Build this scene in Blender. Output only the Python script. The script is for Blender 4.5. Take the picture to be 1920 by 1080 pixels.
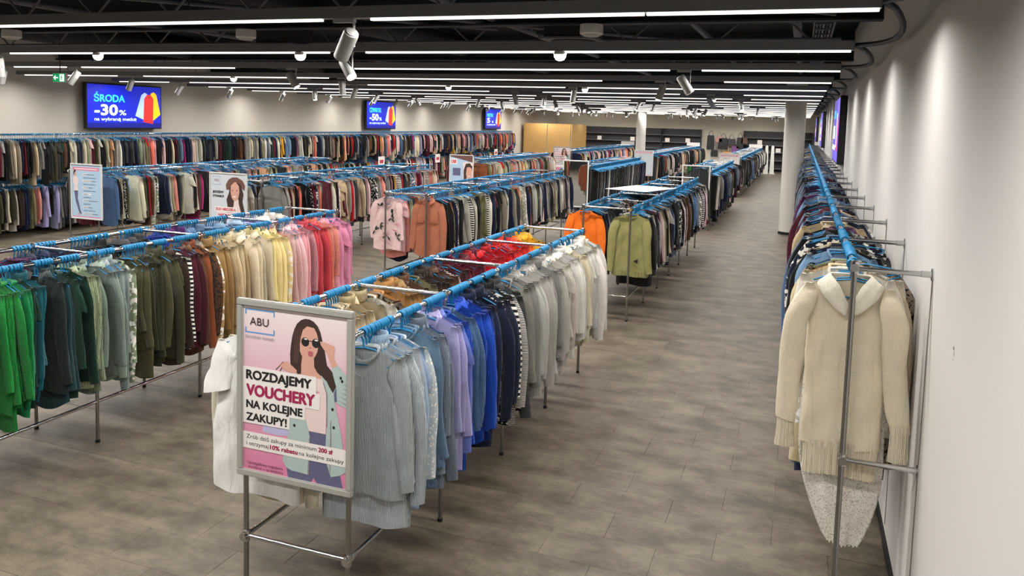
import bpy, bmesh, math, random
import numpy as np
from mathutils import Matrix, Vector

for o in list(bpy.data.objects):
    bpy.data.objects.remove(o, do_unlink=True)
SC = bpy.context.scene
COL = SC.collection
PI = math.pi

# ------------------------------------------------------------------ camera
CAM_H = 2.5
F_PX, CY_PX = 1481.57, 355.65
PITCH, YAW, ROLL = math.radians(4.9895), math.radians(20.0775), math.radians(1.6635)
cam_d = bpy.data.cameras.new('camera')
cam_d.sensor_fit = 'HORIZONTAL'
cam_d.sensor_width = 36.0
cam_d.lens = F_PX / 1920 * 36
cam_d.shift_y = -(540 - CY_PX) / 1920
cam_d.clip_start, cam_d.clip_end = 0.05, 200
cam = bpy.data.objects.new('camera', cam_d)
COL.objects.link(cam)
fw = Vector((-math.sin(YAW) * math.cos(PITCH), math.cos(YAW) * math.cos(PITCH), -math.sin(PITCH)))
r0 = Vector((math.cos(YAW), math.sin(YAW), 0))
u0 = r0.cross(fw)
rt = math.cos(ROLL) * r0 + math.sin(ROLL) * u0
up = rt.cross(fw)
cam.matrix_world = Matrix(((rt.x, up.x, -fw.x, 0), (rt.y, up.y, -fw.y, 0), (rt.z, up.z, -fw.z, CAM_H), (0, 0, 0, 1)))
SC.camera = cam

# ------------------------------------------------------------------ world, exposure
w = bpy.data.worlds.new('world')
SC.world = w
w.use_nodes = True
w.node_tree.nodes['Background'].inputs[0].default_value = (0.9, 0.95, 1, 1)
w.node_tree.nodes['Background'].inputs[1].default_value = 0.05
SC.view_settings.view_transform = 'Standard'
SC.view_settings.look = 'None'
SC.view_settings.gamma = 1
SC.view_settings.use_curve_mapping = False
SC.view_settings.exposure = 0.0
SC.cycles.use_denoising = True
SC.cycles.max_bounces = 8
SC.cycles.diffuse_bounces = 4
SC.cycles.sample_clamp_indirect = 6
LED_POWER = 2.2
LED_WATT_PER_M = 20.0
LED_SPREAD = math.radians(162)

# ------------------------------------------------------------------ room numbers
XW, XL, YB, YF, ZC = 0.605, -14.6, 48.0, -4.0, 3.9
TRACK_Y = [4.39 + 2.25 * k for k in range(-2, 19)]
RAIL_H, WALL_RAIL_H, RAIL_R = 1.435, 1.85, 0.0165

# ------------------------------------------------------------------ helpers
def lin(h):
    if isinstance(h, (tuple, list)):
        return tuple(h)[:3]
    h = h.lstrip('#')
    c = [int(h[i:i + 2], 16) / 255 for i in (0, 2, 4)]
    return tuple(x / 12.92 if x <= 0.04045 else ((x + 0.055) / 1.055) ** 2.4 for x in c)

class NT:
    def __init__(s, name):
        s.m = bpy.data.materials.new(name)
        s.m.use_nodes = True
        s.t = s.m.node_tree
        s.b = s.t.nodes['Principled BSDF']
    def n(s, typ, **kw):
        x = s.t.nodes.new(typ)
        for k, v in kw.items():
            setattr(x, k, v)
        return x
    def l(s, a, b):
        s.t.links.new(a, b)
    def val(s, sock, v):
        s.b.inputs[sock].default_value = v

def mat(name, col, rough=0.6, metal=0.0, noise=0.0, nscale=8.0, bump=0.0, spec=0.5):
    t = NT(name)
    c = lin(col)
    t.val('Base Color', (*c, 1)); t.val('Roughness', rough); t.val('Metallic', metal)
    t.val('Specular IOR Level', spec)
    if noise or bump:
        tc = t.n('ShaderNodeTexCoord'); nz = t.n('ShaderNodeTexNoise')
        nz.inputs['Scale'].default_value = nscale; nz.inputs['Detail'].default_value = 5
        t.l(tc.outputs['Object'], nz.inputs['Vector'])
        if noise:
            mx = t.n('ShaderNodeMix', data_type='RGBA')
            mx.inputs[6].default_value = (*[x * (1 - noise) for x in c], 1)
            mx.inputs[7].default_value = (*[min(1, x * (1 + noise)) for x in c], 1)
            t.l(nz.outputs['Fac'], mx.inputs[0]); t.l(mx.outputs[2], t.b.inputs['Base Color'])
        if bump:
            bp = t.n('ShaderNodeBump'); bp.inputs['Strength'].default_value = bump
            bp.inputs['Distance'].default_value = 0.01
            t.l(nz.outputs['Fac'], bp.inputs['Height']); t.l(bp.outputs[0], t.b.inputs['Normal'])
    return t.m

def emit(name, col, strength, rough=0.4):
    t = NT(name); c = lin(col)
    t.val('Base Color', (*c, 1)); t.val('Roughness', rough)
    t.val('Emission Color', (*c, 1)); t.val('Emission Strength', strength)
    return t.m

class MB:
    """collects shapes for one mesh"""
    def __init__(s):
        s.v = []; s.f = []
    def add(s, v, f):
        k = len(s.v); s.v += [tuple(p) for p in v]; s.f += [tuple(i + k for i in q) for q in f]; return s
    def box(s, x0, x1, y0, y1, z0, z1):
        v = [(x0, y0, z0), (x1, y0, z0), (x1, y1, z0), (x0, y1, z0), (x0, y0, z1), (x1, y0, z1), (x1, y1, z1), (x0, y1, z1)]
        return s.add(v, [(3, 2, 1, 0), (4, 5, 6, 7), (0, 1, 5, 4), (1, 2, 6, 5), (2, 3, 7, 6), (3, 0, 4, 7)])
    def tube(s, pts, r, seg=8, cap=True, ry=None):
        pts = [Vector(p) for p in pts]; n = len(pts)
        rs = r if isinstance(r, (list, tuple)) else [r] * n
        d0 = (pts[1] - pts[0]).normalized()
        a = Vector((0, 0, 1)) if abs(d0.z) < 0.9 else Vector((0, 1, 0))
        u = d0.cross(a).normalized(); V = []
        for i, p in enumerate(pts):
            if i == 0: d = pts[1] - p
            elif i == n - 1: d = p - pts[i - 1]
            else: d = (pts[i + 1] - p).normalized() + (p - pts[i - 1]).normalized()
            d = d.normalized()
            u = (u - d * u.dot(d)).normalized(); q = d.cross(u)
            for k in range(seg):
                t = 2 * PI * k / seg
                V.append(p + u * (math.cos(t) * rs[i]) + q * (math.sin(t) * (ry if ry else rs[i])))
        Fc = [(i * seg + k, i * seg + (k + 1) % seg, (i + 1) * seg + (k + 1) % seg, (i + 1) * seg + k) for i in range(n - 1) for k in range(seg)]
        if cap:
            Fc.append(tuple(reversed(range(seg)))); Fc.append(tuple((n - 1) * seg + k for k in range(seg)))
        return s.add(V, Fc)
    def lathe(s, prof, seg=16, c=(0, 0, 0)):
        V = [(c[0] + r * math.cos(2 * PI * k / seg), c[1] + r * math.sin(2 * PI * k / seg), c[2] + z) for r, z in prof for k in range(seg)]
        n = len(prof)
        Fc = [(i * seg + k, i * seg + (k + 1) % seg, (i + 1) * seg + (k + 1) % seg, (i + 1) * seg + k) for i in range(n - 1) for k in range(seg)]
        Fc.append(tuple(reversed(range(seg)))); Fc.append(tuple((n - 1) * seg + k for k in range(seg)))
        return s.add(V, Fc)
    def prism(s, poly, y0, y1):
        """polygon in xz extruded along y"""
        n = len(poly)
        V = [(x, y0, z) for x, z in poly] + [(x, y1, z) for x, z in poly]
        Fc = [tuple(range(n)), tuple(reversed(range(n, 2 * n)))] + [(i, i + n, (i + 1) % n + n, (i + 1) % n) for i in range(n)]
        return s.add(V, Fc)
    def mesh(s, name, smooth=False, angle=None, fix=True):
        me = bpy.data.meshes.new(name)
        me.from_pydata(s.v, [], s.f)
        if fix:
            bm = bmesh.new(); bm.from_mesh(me); bmesh.ops.recalc_face_normals(bm, faces=bm.faces); bm.to_mesh(me); bm.free()
        me.materials.append(None)
        if smooth or angle:
            me.polygons.foreach_set('use_smooth', [True] * len(me.polygons))
            if angle: me.set_sharp_from_angle(angle=math.radians(angle))
        me.update()
        return me

def bev(me, wd, seg=1):
    bm = bmesh.new(); bm.from_mesh(me)
    bmesh.ops.bevel(bm, geom=list(bm.edges), offset=wd, segments=seg, affect='EDGES', clamp_overlap=True)
    bm.to_mesh(me); bm.free(); return me

def ob(name, me, m=None, parent=None, loc=None, rot=None, color=None):
    o = bpy.data.objects.new(name, me)
    COL.objects.link(o)
    if m is not None and me is not None:
        sl = o.material_slots[0]; sl.link = 'OBJECT'; sl.material = m
    if parent: o.parent = parent
    if loc: o.location = loc
    if rot: o.rotation_euler = rot
    if color: o.color = (*color, 1)
    return o

def thing(name, label, cat, loc=(0, 0, 0), rot=None, group=None):
    o = bpy.data.objects.new(name, None); COL.objects.link(o)
    o.empty_display_size = 0.1
    o.location = loc
    if rot: o.rotation_euler = rot
    return tag(o, label, cat, group)

def tag(o, label, cat, group=None):
    o['label'] = label; o['category'] = cat
    if group: o['group'] = group
    return o

def struct(name, me, m, label, cat, loc=None):
    o = ob(name, me, m, None, loc); o['kind'] = 'structure'; o['label'] = label; o['category'] = cat
    return o

def nth(n):
    return '%d%s' % (n, 'th' if 10 <= n % 100 <= 20 else {1: 'st', 2: 'nd', 3: 'rd'}.get(n % 10, 'th'))
ORD = ['first', 'second', 'third', 'fourth', 'fifth', 'sixth', 'seventh', 'eighth', 'ninth', 'tenth', 'eleventh', 'twelfth', 'thirteenth', 'fourteenth', 'fifteenth', 'sixteenth', 'seventeenth', 'eighteenth', 'nineteenth', 'twentieth', 'twenty-first']

# text -> flat mesh, in the xz plane facing -y
_tc = {}
def text_raw(s, bold):
    k = (s, bold)
    if k not in _tc:
        cu = bpy.data.curves.new('t', 'FONT'); cu.body = s; cu.offset = bold; cu.resolution_u = 3
        o = bpy.data.objects.new('t', cu); COL.objects.link(o)
        dg = bpy.context.evaluated_depsgraph_get()
        me = bpy.data.meshes.new_from_object(o.evaluated_get(dg))
        v = np.zeros(len(me.vertices) * 3); me.vertices.foreach_get('co', v); v = v.reshape(-1, 3)
        f = [tuple(p.vertices) for p in me.polygons]
        bpy.data.objects.remove(o, do_unlink=True); bpy.data.curves.remove(cu); bpy.data.meshes.remove(me)
        _tc[k] = (v, f)
    return _tc[k]
def text(s, x, z, width, cap, m, parent, bold=0.0, y=-0.004, name='printed_text'):
    v, f = text_raw(s, 0.0); hv, _ = text_raw('H', 0.0)
    ch = hv[:, 1].max() - hv[:, 1].min(); xm, xM = v[:, 0].min(), v[:, 0].max()
    b = MB(); e = bold * 3.8 * cap
    for i, (dx, dz) in enumerate(((0, 0), (e, 0), (-e, 0), (0, e * 0.7), (0, -e * 0.7), (e * 0.8, e * 0.6), (-e * 0.8, -e * 0.6)) if bold else ((0, 0),)):
        b.add([(x + e + (p[0] - xm) / (xM - xm) * (width - 2 * e) + dx, y - 0.00003 * i, z + p[1] / ch * cap + dz) for p in v], f)
    return ob(name, b.mesh(name, fix=False), m, parent)
def flat(poly, m, parent, y, name):
    b = MB(); n = len(poly); b.add([(px, y, pz) for px, pz in poly], [tuple(range(n))])
    me = b.mesh(name, fix=False)
    if me.polygons[0].normal.y > 0: me.flip_normals()
    return ob(name, me, m, parent)
def ell(cx, cz, rx, rz, n=20):
    return [(cx + rx * math.cos(2 * PI * k / n), cz + rz * math.sin(2 * PI * k / n)) for k in range(n)]
def rect(x0, x1, z0, z1):
    return [(x0, z0), (x1, z0), (x1, z1), (x0, z1)]

# ------------------------------------------------------------------ materials
CHROME = mat('chrome', '#c9c9c9', 0.16, 1.0)
STEEL = mat('brushed_steel', '#9b9a96', 0.3, 1.0)
BLACKM = mat('black_plastic', '#0c0c0e', 0.5)
PLASTIC_BLUE = mat('blue_plastic', '#0c76a8', 0.42, spec=0.4)
WHITEP = mat('white_plastic', '#d8d6d0', 0.45)
GREYP = mat('grey_lamp_housing', '#a5a5a2', 0.45)
TRACKM = mat('dark_track_profile', '#77777a', 0.5)
CEILM = mat('black_ceiling_paint', '#0d0d11', 0.9, noise=0.3, nscale=1.5)
PIPEM = mat('black_painted_steel', '#1d1d22', 0.7)
PIPEL = mat('dark_grey_steel', '#5a5a60', 0.6)
WALL_R = mat('light_grey_plaster', '#d6d3cf', 0.85, noise=0.02, nscale=2, bump=0.02)
WALL_L = mat('greige_plaster', '#d2cbbf', 0.85, noise=0.02, nscale=2)
WALL_B = mat('warm_white_plaster', '#e4decf', 0.85, noise=0.02, nscale=2)
PILLAR = mat('white_pillar_paint', '#d4d0c6', 0.7, noise=0.02)
SHELFM = mat('charcoal_laminate', '#35353a', 0.55)
LED = emit('led_diffuser', '#fff8ef', LED_POWER)
LAMP = emit('lamp_lens', '#fff4e2', 45)
SILVER = mat('brushed_aluminium', '#b6b5af', 0.4, 0.35)
WHITEF = mat('white_frame', '#d8d8d4', 0.45)

def wood():
    t = NT('oak_veneer'); tc = t.n('ShaderNodeTexCoord'); mp = t.n('ShaderNodeMapping'); nz = t.n('ShaderNodeTexNoise'); cr = t.n('ShaderNodeValToRGB')
    mp.inputs['Scale'].default_value = (9, 9, 0.7); nz.inputs['Scale'].default_value = 3; nz.inputs['Detail'].default_value = 6
    cr.color_ramp.elements[0].color = (*lin('#a98147'), 1); cr.color_ramp.elements[1].color = (*lin('#cfa869'), 1)
    t.l(tc.outputs['Object'], mp.inputs[0]); t.l(mp.outputs[0], nz.inputs['Vector']); t.l(nz.outputs['Fac'], cr.inputs[0]); t.l(cr.outputs[0], t.b.inputs['Base Color'])
    t.val('Roughness', 0.5); return t.m
WOOD = wood()

TX, TY = 0.635, 0.325
def stone(name, seams):
    t = NT(name); tc = t.n('ShaderNodeTexCoord'); geo = t.n('ShaderNodeNewGeometry')
    n1 = t.n('ShaderNodeTexNoise'); n1.inputs['Scale'].default_value = 3.4; n1.inputs['Detail'].default_value = 8; n1.inputs['Roughness'].default_value = 0.62
    n2 = t.n('ShaderNodeTexNoise'); n2.inputs['Scale'].default_value = 14; n2.inputs['Detail'].default_value = 6; n2.inputs['Roughness'].default_value = 0.7; n2.inputs['Distortion'].default_value = 1.2
    mp = t.n('ShaderNodeMapping'); mp.inputs['Scale'].default_value = (0.8, 1.3, 1)
    t.l(geo.outputs['Position'], mp.inputs[0])
    t.l(mp.outputs[0], n1.inputs['Vector']); t.l(mp.outputs[0], n2.inputs['Vector'])
    cr = t.n('ShaderNodeValToRGB'); e = cr.color_ramp.elements
    e[0].position = 0.36; e[0].color = (*lin('#4f473b'), 1); e[1].position = 0.64; e[1].color = (*lin('#746a5b'), 1)
    t.l(n1.outputs['Fac'], cr.inputs[0])
    mx = t.n('ShaderNodeMix', data_type='RGBA', blend_type='OVERLAY'); mx.inputs[0].default_value = 0.6
    t.l(cr.outputs[0], mx.inputs[6]); t.l(n2.outputs['Fac'], mx.inputs[7])
    out = mx.outputs[2]
    oi = t.n('ShaderNodeObjectInfo')
    if seams:
        br = t.n('ShaderNodeTexBrick'); br.offset = 0.5; br.inputs['Scale'].default_value = 1
        br.inputs['Brick Width'].default_value = TX; br.inputs['Row Height'].default_value = TY; br.inputs['Mortar Size'].default_value = 0.0025
        br.inputs['Color1'].default_value = (0.97, 0.97, 0.97, 1); br.inputs['Color2'].default_value = (1.03, 1.03, 1.03, 1); br.inputs['Mortar'].default_value = (0.6, 0.6, 0.6, 1)
        t.l(geo.outputs['Position'], br.inputs['Vector'])
        m2 = t.n('ShaderNodeMix', data_type='RGBA', blend_type='MULTIPLY'); m2.inputs[0].default_value = 1
        t.l(out, m2.inputs[6]); t.l(br.outputs['Color'], m2.inputs[7]); out = m2.outputs[2]
    else:
        hs = t.n('ShaderNodeHueSaturation'); mr = t.n('ShaderNodeMapRange'); mr.inputs[3].default_value = 0.93; mr.inputs[4].default_value = 1.06
        t.l(oi.outputs['Random'], mr.inputs[0]); t.l(mr.outputs[0], hs.inputs['Value']); t.l(out, hs.inputs['Color']); out = hs.outputs[0]
    t.l(out, t.b.inputs['Base Color'])
    rr = t.n('ShaderNodeMapRange'); rr.inputs[3].default_value = 0.42; rr.inputs[4].default_value = 0.62
    t.l(n2.outputs['Fac'], rr.inputs[0]); t.l(rr.outputs[0], t.b.inputs['Roughness'])
    bp = t.n('ShaderNodeBump'); bp.inputs['Strength'].default_value = 0.12; bp.inputs['Distance'].default_value = 0.004
    t.l(n2.outputs['Fac'], bp.inputs['Height']); t.l(bp.outputs[0], t.b.inputs['Normal'])
    t.val('Specular IOR Level', 0.4)
    return t.m
FLOORM = stone('vinyl_floor_far', True)
TILEM = stone('vinyl_tile', False)

def fabric(name, kind, second='#f2efe6', attr=False):
    t = NT(name); tc = t.n('ShaderNodeTexCoord'); X = tc.outputs['Object']
    if attr:
        src = t.n('ShaderNodeAttribute'); src.attribute_name = 'Col'; c0 = src.outputs['Color']
    else:
        src = t.n('ShaderNodeObjectInfo'); c0 = src.outputs['Color']
    sc = (*lin(second), 1)
    def mixc(fac, a, b):
        m = t.n('ShaderNodeMix', data_type='RGBA')
        t.l(fac, m.inputs[0]); t.l(a, m.inputs[6])
        if isinstance(b, tuple): m.inputs[7].default_value = b
        else: t.l(b, m.inputs[7])
        return m.outputs[2]
    def ramp(fac, p, wd=0.01):
        r = t.n('ShaderNodeMapRange'); r.inputs[1].default_value = p - wd; r.inputs[2].default_value = p + wd
        t.l(fac, r.inputs[0]); return r.outputs[0]
    def wave(axis, scale, dist=0.0):
        wv = t.n('ShaderNodeTexWave', bands_direction=axis); wv.inputs['Scale'].default_value = scale; wv.inputs['Distortion'].default_value = dist
        t.l(X, wv.inputs['Vector']); return wv.outputs['Fac']
    def noise(scale, det=3):
        nz = t.n('ShaderNodeTexNoise'); nz.inputs['Scale'].default_value = scale; nz.inputs['Detail'].default_value = det
        t.l(X, nz.inputs['Vector']); return nz.outputs['Fac']
    hgt = noise(160, 2); bs = 0.25
    if kind == 'stripe': c0 = mixc(ramp(wave('Z', 8.5), 0.5), c0, sc)
    elif kind == 'finestripe': c0 = mixc(ramp(wave('Z', 32), 0.55, 0.1), c0, sc)
    elif kind == 'vstripe': c0 = mixc(ramp(wave('X', 22), 0.62, 0.05), c0, sc)
    elif kind == 'dots':
        vo = t.n('ShaderNodeTexVoronoi'); vo.inputs['Scale'].default_value = 55; t.l(X, vo.inputs['Vector'])
        c0 = mixc(ramp(vo.outputs['Distance'], 0.34, 0.04), t_const(t, sc), c0)
    elif kind == 'floral':
        vo = t.n('ShaderNodeTexVoronoi'); vo.inputs['Scale'].default_value = 30; t.l(X, vo.inputs['Vector'])
        c0 = mixc(ramp(noise(28, 2), 0.53, 0.02), c0, sc)
    elif kind == 'leopard': c0 = mixc(ramp(noise(46, 1), 0.54, 0.02), c0, (*lin('#2a1d14'), 1))
    elif kind == 'check':
        c0 = mixc(ramp(wave('X', 14), 0.7, 0.05), c0, sc); c0 = mixc(ramp(wave('Z', 14), 0.7, 0.05), c0, (*lin('#3a3540'), 1))
    elif kind == 'rib': hgt = wave('X', 40); bs = 0.9
    elif kind == 'cable': hgt = wave('X', 26, 6.0); bs = 0.8
    elif kind == 'knit':
        mm = t.n('ShaderNodeMath', operation='MULTIPLY'); t.l(wave('X', 80), mm.inputs[0]); t.l(wave('Z', 60), mm.inputs[1]); hgt = mm.outputs[0]; bs = 0.5
    md = t.n('ShaderNodeMapRange'); md.inputs[1].default_value = 0.3; md.inputs[2].default_value = 0.7; md.inputs[3].default_value = 0.93; md.inputs[4].default_value = 1.05
    t.l(noise(11, 5), md.inputs[0])
    hs = t.n('ShaderNodeHueSaturation'); t.l(md.outputs[0], hs.inputs['Value']); t.l(c0, hs.inputs['Color'])
    t.l(hs.outputs[0], t.b.inputs['Base Color'])
    bp = t.n('ShaderNodeBump'); bp.inputs['Strength'].default_value = bs; bp.inputs['Distance'].default_value = 0.004
    mp = t.n('ShaderNodeMapping'); mp.inputs['Scale'].default_value = (17, 24, 4.5); t.l(X, mp.inputs[0])
    nw = t.n('ShaderNodeTexNoise'); nw.inputs['Scale'].default_value = 1; nw.inputs['Detail'].default_value = 3; nw.inputs['Distortion'].default_value = 0.8; t.l(mp.outputs[0], nw.inputs['Vector'])
    bw = t.n('ShaderNodeBump'); bw.inputs['Strength'].default_value = 0.55; bw.inputs['Distance'].default_value = 0.03; t.l(nw.outputs['Fac'], bw.inputs['Height']); t.l(bw.outputs[0], bp.inputs['Normal'])
    t.l(hgt, bp.inputs['Height']); t.l(bp.outputs[0], t.b.inputs['Normal'])
    t.val('Roughness', 0.88); t.val('Specular IOR Level', 0.2); t.val('Sheen Weight', 0.15)
    return t.m
def t_const(t, c):
    r = t.n('ShaderNodeRGB'); r.outputs[0].default_value = c; return r.outputs[0]
FAB = {k: fabric('fabric_' + k, k) for k in ('plain', 'stripe', 'finestripe', 'vstripe', 'dots', 'floral', 'leopard', 'check', 'rib', 'cable', 'knit', 'denim')}
FAB_STUFF = fabric('fabric_mixed_far', 'plain', attr=True)

# ------------------------------------------------------------------ the setting
floor = struct('floor', MB().box(XL - 0.2, XW + 0.2, YF, YB + 0.2, -0.2, -0.003).mesh('floor'), FLOORM, 'grey brown stone look vinyl floor of the shop', 'floor')
tb = MB().box(-TX / 2 + 0.0006, TX / 2 - 0.0006, -TY / 2 + 0.0006, TY / 2 - 0.0006, -0.003, 0)
TILE = bev(tb.mesh('tile'), 0.0012)
cnt = 0
for r in range(0, 31):
    yc = 2.895 + TY * (r + 0.5)
    off = 0.0 if r % 2 else TX / 2
    k = 0
    while True:
        xc = -0.361 - TX / 2 + off + 0.635 - TX * k; k += 1
        if xc - TX / 2 > XW - 0.01 - TX * 0.4: continue
        if xc < -5.6: break
        # only what the camera can see between the racks
        if yc > 7.6 and xc < -3.2: continue
        if xc + TX / 2 > XW: continue
        if cnt < 300:
            ob('tile', TILE, TILEM, floor, (xc, yc, 0)); cnt += 1
ceil = struct('ceiling', MB().box(XL - 0.2, XW + 0.2, YF, YB + 0.2, ZC, ZC + 0.2).mesh('ceiling'), CEILM, 'black painted open ceiling above the light tracks', 'ceiling')
struct('wall_right', MB().box(XW, XW + 0.2, YF, YB, -0.2, ZC).mesh('wall_right'), WALL_R, 'light grey plaster wall along the right aisle', 'wall')
struct('wall_left', MB().box(XL - 0.2, XL, YF, YB, -0.2, ZC).mesh('wall_left'), WALL_L, 'greige plaster wall with the blue discount screens', 'wall')
struct('wall_back', MB().box(XL, XW, YB, YB + 0.2, -0.2, ZC).mesh('wall_back'), WALL_B, 'warm white far wall behind the charcoal shelving', 'wall')
struct('wall_front', MB().box(XL, XW, YF - 0.2, YF, -0.2, ZC).mesh('wall_front'), SHELFM, 'charcoal wall at the shop front behind the camera', 'wall')
struct('baseboard_right', MB().box(XW - 0.012, XW, YF, YB, 0, 0.06).mesh('baseboard_right'), BLACKM, 'black skirting strip at the foot of the right wall', 'baseboard')
struct('baseboard_left', MB().box(XL, XL + 0.012, YF, YB, 0, 0.06).mesh('baseboard_left'), BLACKM, 'black skirting strip at the foot of the left wall', 'baseboard')
wr = bpy.data.objects['wall_right']
rng = random.Random(5)
for (yy, zz, a, bq) in ((3.475, 1.655, 0.012, 0.010), (3.46, 1.64, 0.008, 0.014), (3.47, 1.612, 0.005, 0.010)):
    b = MB(); n = 9
    b.add([(XW - 0.0006, yy + a * math.cos(2 * PI * k / n) * rng.uniform(0.4, 1), zz + bq * math.sin(2 * PI * k / n) * rng.uniform(0.4, 1)) for k in range(n)], [tuple(range(n))])
    ob('paint_chip', b.mesh('paint_chip'), BLACKM, wr)
for i, (px, py, lb) in enumerate(((-0.2, 19.85, 'white round pillar standing beside the right aisle rack'), (-7.45, 38.5, 'slim looking white pillar in front of the far shelving'))):
    p = struct('pillar', MB().lathe([(0.24, 0), (0.24, 0.05)] + [(0.236, 0.05), (0.236, ZC)], 40).mesh('pillar', angle=40), PILLAR, lb, 'pillar', (px, py, 0))
    ob('skirting', MB().lathe([(0.246, 0), (0.246, 0.06), (0.242, 0.062)], 40).mesh('skirting', angle=40), BLACKM, p)

# ------------------------------------------------------------------ ceiling services
for i, y in enumerate([2.2 + 4.5 * k for k in range(10)]):
    t = thing('roof_beam', 'black steel roof beam crossing the ceiling, %s from the camera' % ORD[i], 'beam', (0, y + 1.1, ZC), None, 'black roof beams')
    ob('flange', MB().box(XL, XW, -0.08, 0.08, -0.42, -0.40).mesh('flange'), PIPEM, t)
    ob('web', MB().box(XL, XW, -0.008, 0.008, -0.40, 0).mesh('web'), PIPEM, t)
for i, y in enumerate((6.0, 8.75, 12.7)):
    t = thing('roof_truss', 'black lattice truss of thin diagonals, %s from the camera' % ORD[i], 'truss', (0, y, 0), None, 'black lattice trusses')
    ob('chord', MB().tube([(XL + 0.1, 0, 3.42), (XW - 0.3, 0, 3.42)], 0.02, 6).mesh('chord'), PIPEL, t)
    ob('chord', MB().tube([(XL + 0.1, 0, 3.82), (XW - 0.3, 0, 3.82)], 0.02, 6).mesh('chord'), PIPEL, t)
    dm = MB().tube([(0, 0, 3.42), (0.45, 0, 3.82)], 0.012, 5).mesh('diagonal'); dm2 = MB().tube([(0.45, 0, 3.82), (0.9, 0, 3.42)], 0.012, 5).mesh('diagonal')
    for k in range(15):
        ob('diagonal', dm, PIPEL, t, (XL + 0.4 + 0.95 * k, 0, 0)); ob('diagonal', dm2, PIPEL, t, (XL + 0.4 + 0.95 * k, 0, 0))
PIPES = [(-0.13, 3.62, 0.05, 'pale grey square conduit running along the right side', PIPEL), (-1.3, 3.7, 0.03, 'dark thin pipe left of the pale conduit', PIPEL), (-3.1, 3.55, 0.035, 'dark pipe above the centre rack', PIPEL),
         (-5.4, 3.7, 0.16, 'round black air duct above the left front rack', PIPEM), (-8.2, 3.65, 0.04, 'dark pipe over the middle of the hall', PIPEL), (-11.2, 3.7, 0.2, 'wide round black air duct nearest the left wall', PIPEM)]
for x, z, r, lb, m in PIPES:
    tag(ob('ceiling_pipe', MB().tube([(x, -3.5, z), (x, 12, z), (x, 47.5, z)], r, 4 if r == 0.05 else 12).mesh('ceiling_pipe', angle=50), m), lb + ' under the ceiling', 'pipe')
for k, (xa, ya, xb, yb) in enumerate(((-2.2, 5.2, 0.2, 7.6), (-6.6, 5.0, -3.3, 8.4), (-9.8, 5.4, -7.0, 8.2), (-3.6, 7.4, -1.4, 9.8))):
    tag(ob('ceiling_pipe', MB().tube([(xa, ya, 3.52), (xb, yb, 3.52)], 0.022, 8).mesh('ceiling_pipe', smooth=True), PIPEL), 'thin dark diagonal brace under the ceiling, %s from the right' % ORD[(0, 2, 3, 1)[k]], 'pipe')
t = thing('cable_tray', 'ladder cable tray with bundled grey cables near the right wall', 'cable tray', (0.14, 0, 3.62))
for s in (-0.1, 0.1): ob('side_rail', MB().box(s - 0.008, s + 0.008, YF + 0.3, YB - 1, -0.03, 0.03).mesh('side_rail'), PIPEL, t)
rg = MB().box(-0.1, 0.1, -0.012, 0.012, -0.02, 0.0).mesh('rung')
for k in range(60): ob('rung', rg, PIPEL, t, (0, -2 + 0.5 * k, 0))
for k in range(5): ob('cable', MB().tube([(-0.07 + 0.035 * k, YF + 0.4, 0.012), (-0.07 + 0.035 * k, YB - 1.2, 0.012)], 0.012, 6).mesh('cable', smooth=True), mat('cable_grey_%d' % k, ('#8c8c8c', '#6f6f72', '#9a9a98', '#55555a', '#838386')[k], 0.6), t)
for (x, y, lb) in ((-2.35, 8.2, 'behind the detector over the centre rack'), (-6.3, 8.6, 'in the dark ceiling left of centre'), (-0.5, 5.9, 'nearest the right wall')):
    t = thing('air_diffuser', 'grey square swirl air diffuser ' + lb, 'vent', (x, y, 3.36))
    ob('plate', MB().box(-0.3, 0.3, -0.3, 0.3, 0, 0.02).mesh('plate'), PIPEL, t)
    ob('swirl', MB().lathe([(0.05, 0.0), (0.24, 0.0), (0.24, -0.012), (0.05, -0.02)], 20).mesh('swirl'), PIPEM, t)
    ob('duct_box', MB().box(-0.25, 0.25, -0.25, 0.25, 0.02, 0.4).mesh('duct_box'), PIPEM, t)
for (x, y, lb) in ((-9.46, 7.3, 'ceiling near the left edge'), (-6.1, 7.6, 'ceiling left of the big spotlight'), (-2.0, 7.6, 'ceiling over the centre rack')):
    t = thing('speaker', 'round off white ceiling loudspeaker can under the ' + lb, 'speaker', (x, y, 3.37))
    ob('housing', MB().lathe([(0.10, 0.09), (0.112, 0.085), (0.115, 0.0), (0.105, -0.012)], 24).mesh('housing', angle=40), WHITEP, t)
    ob('grille', MB().lathe([(0.1, -0.012), (0.07, -0.03), (0.01, -0.036)], 24).mesh('grille', angle=40), GREYP, t)
    ob('hanger_rod', MB().tube([(0, 0, 0.09), (0, 0, ZC - 3.37)], 0.008, 6).mesh('hanger_rod'), PIPEM, t)

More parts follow.
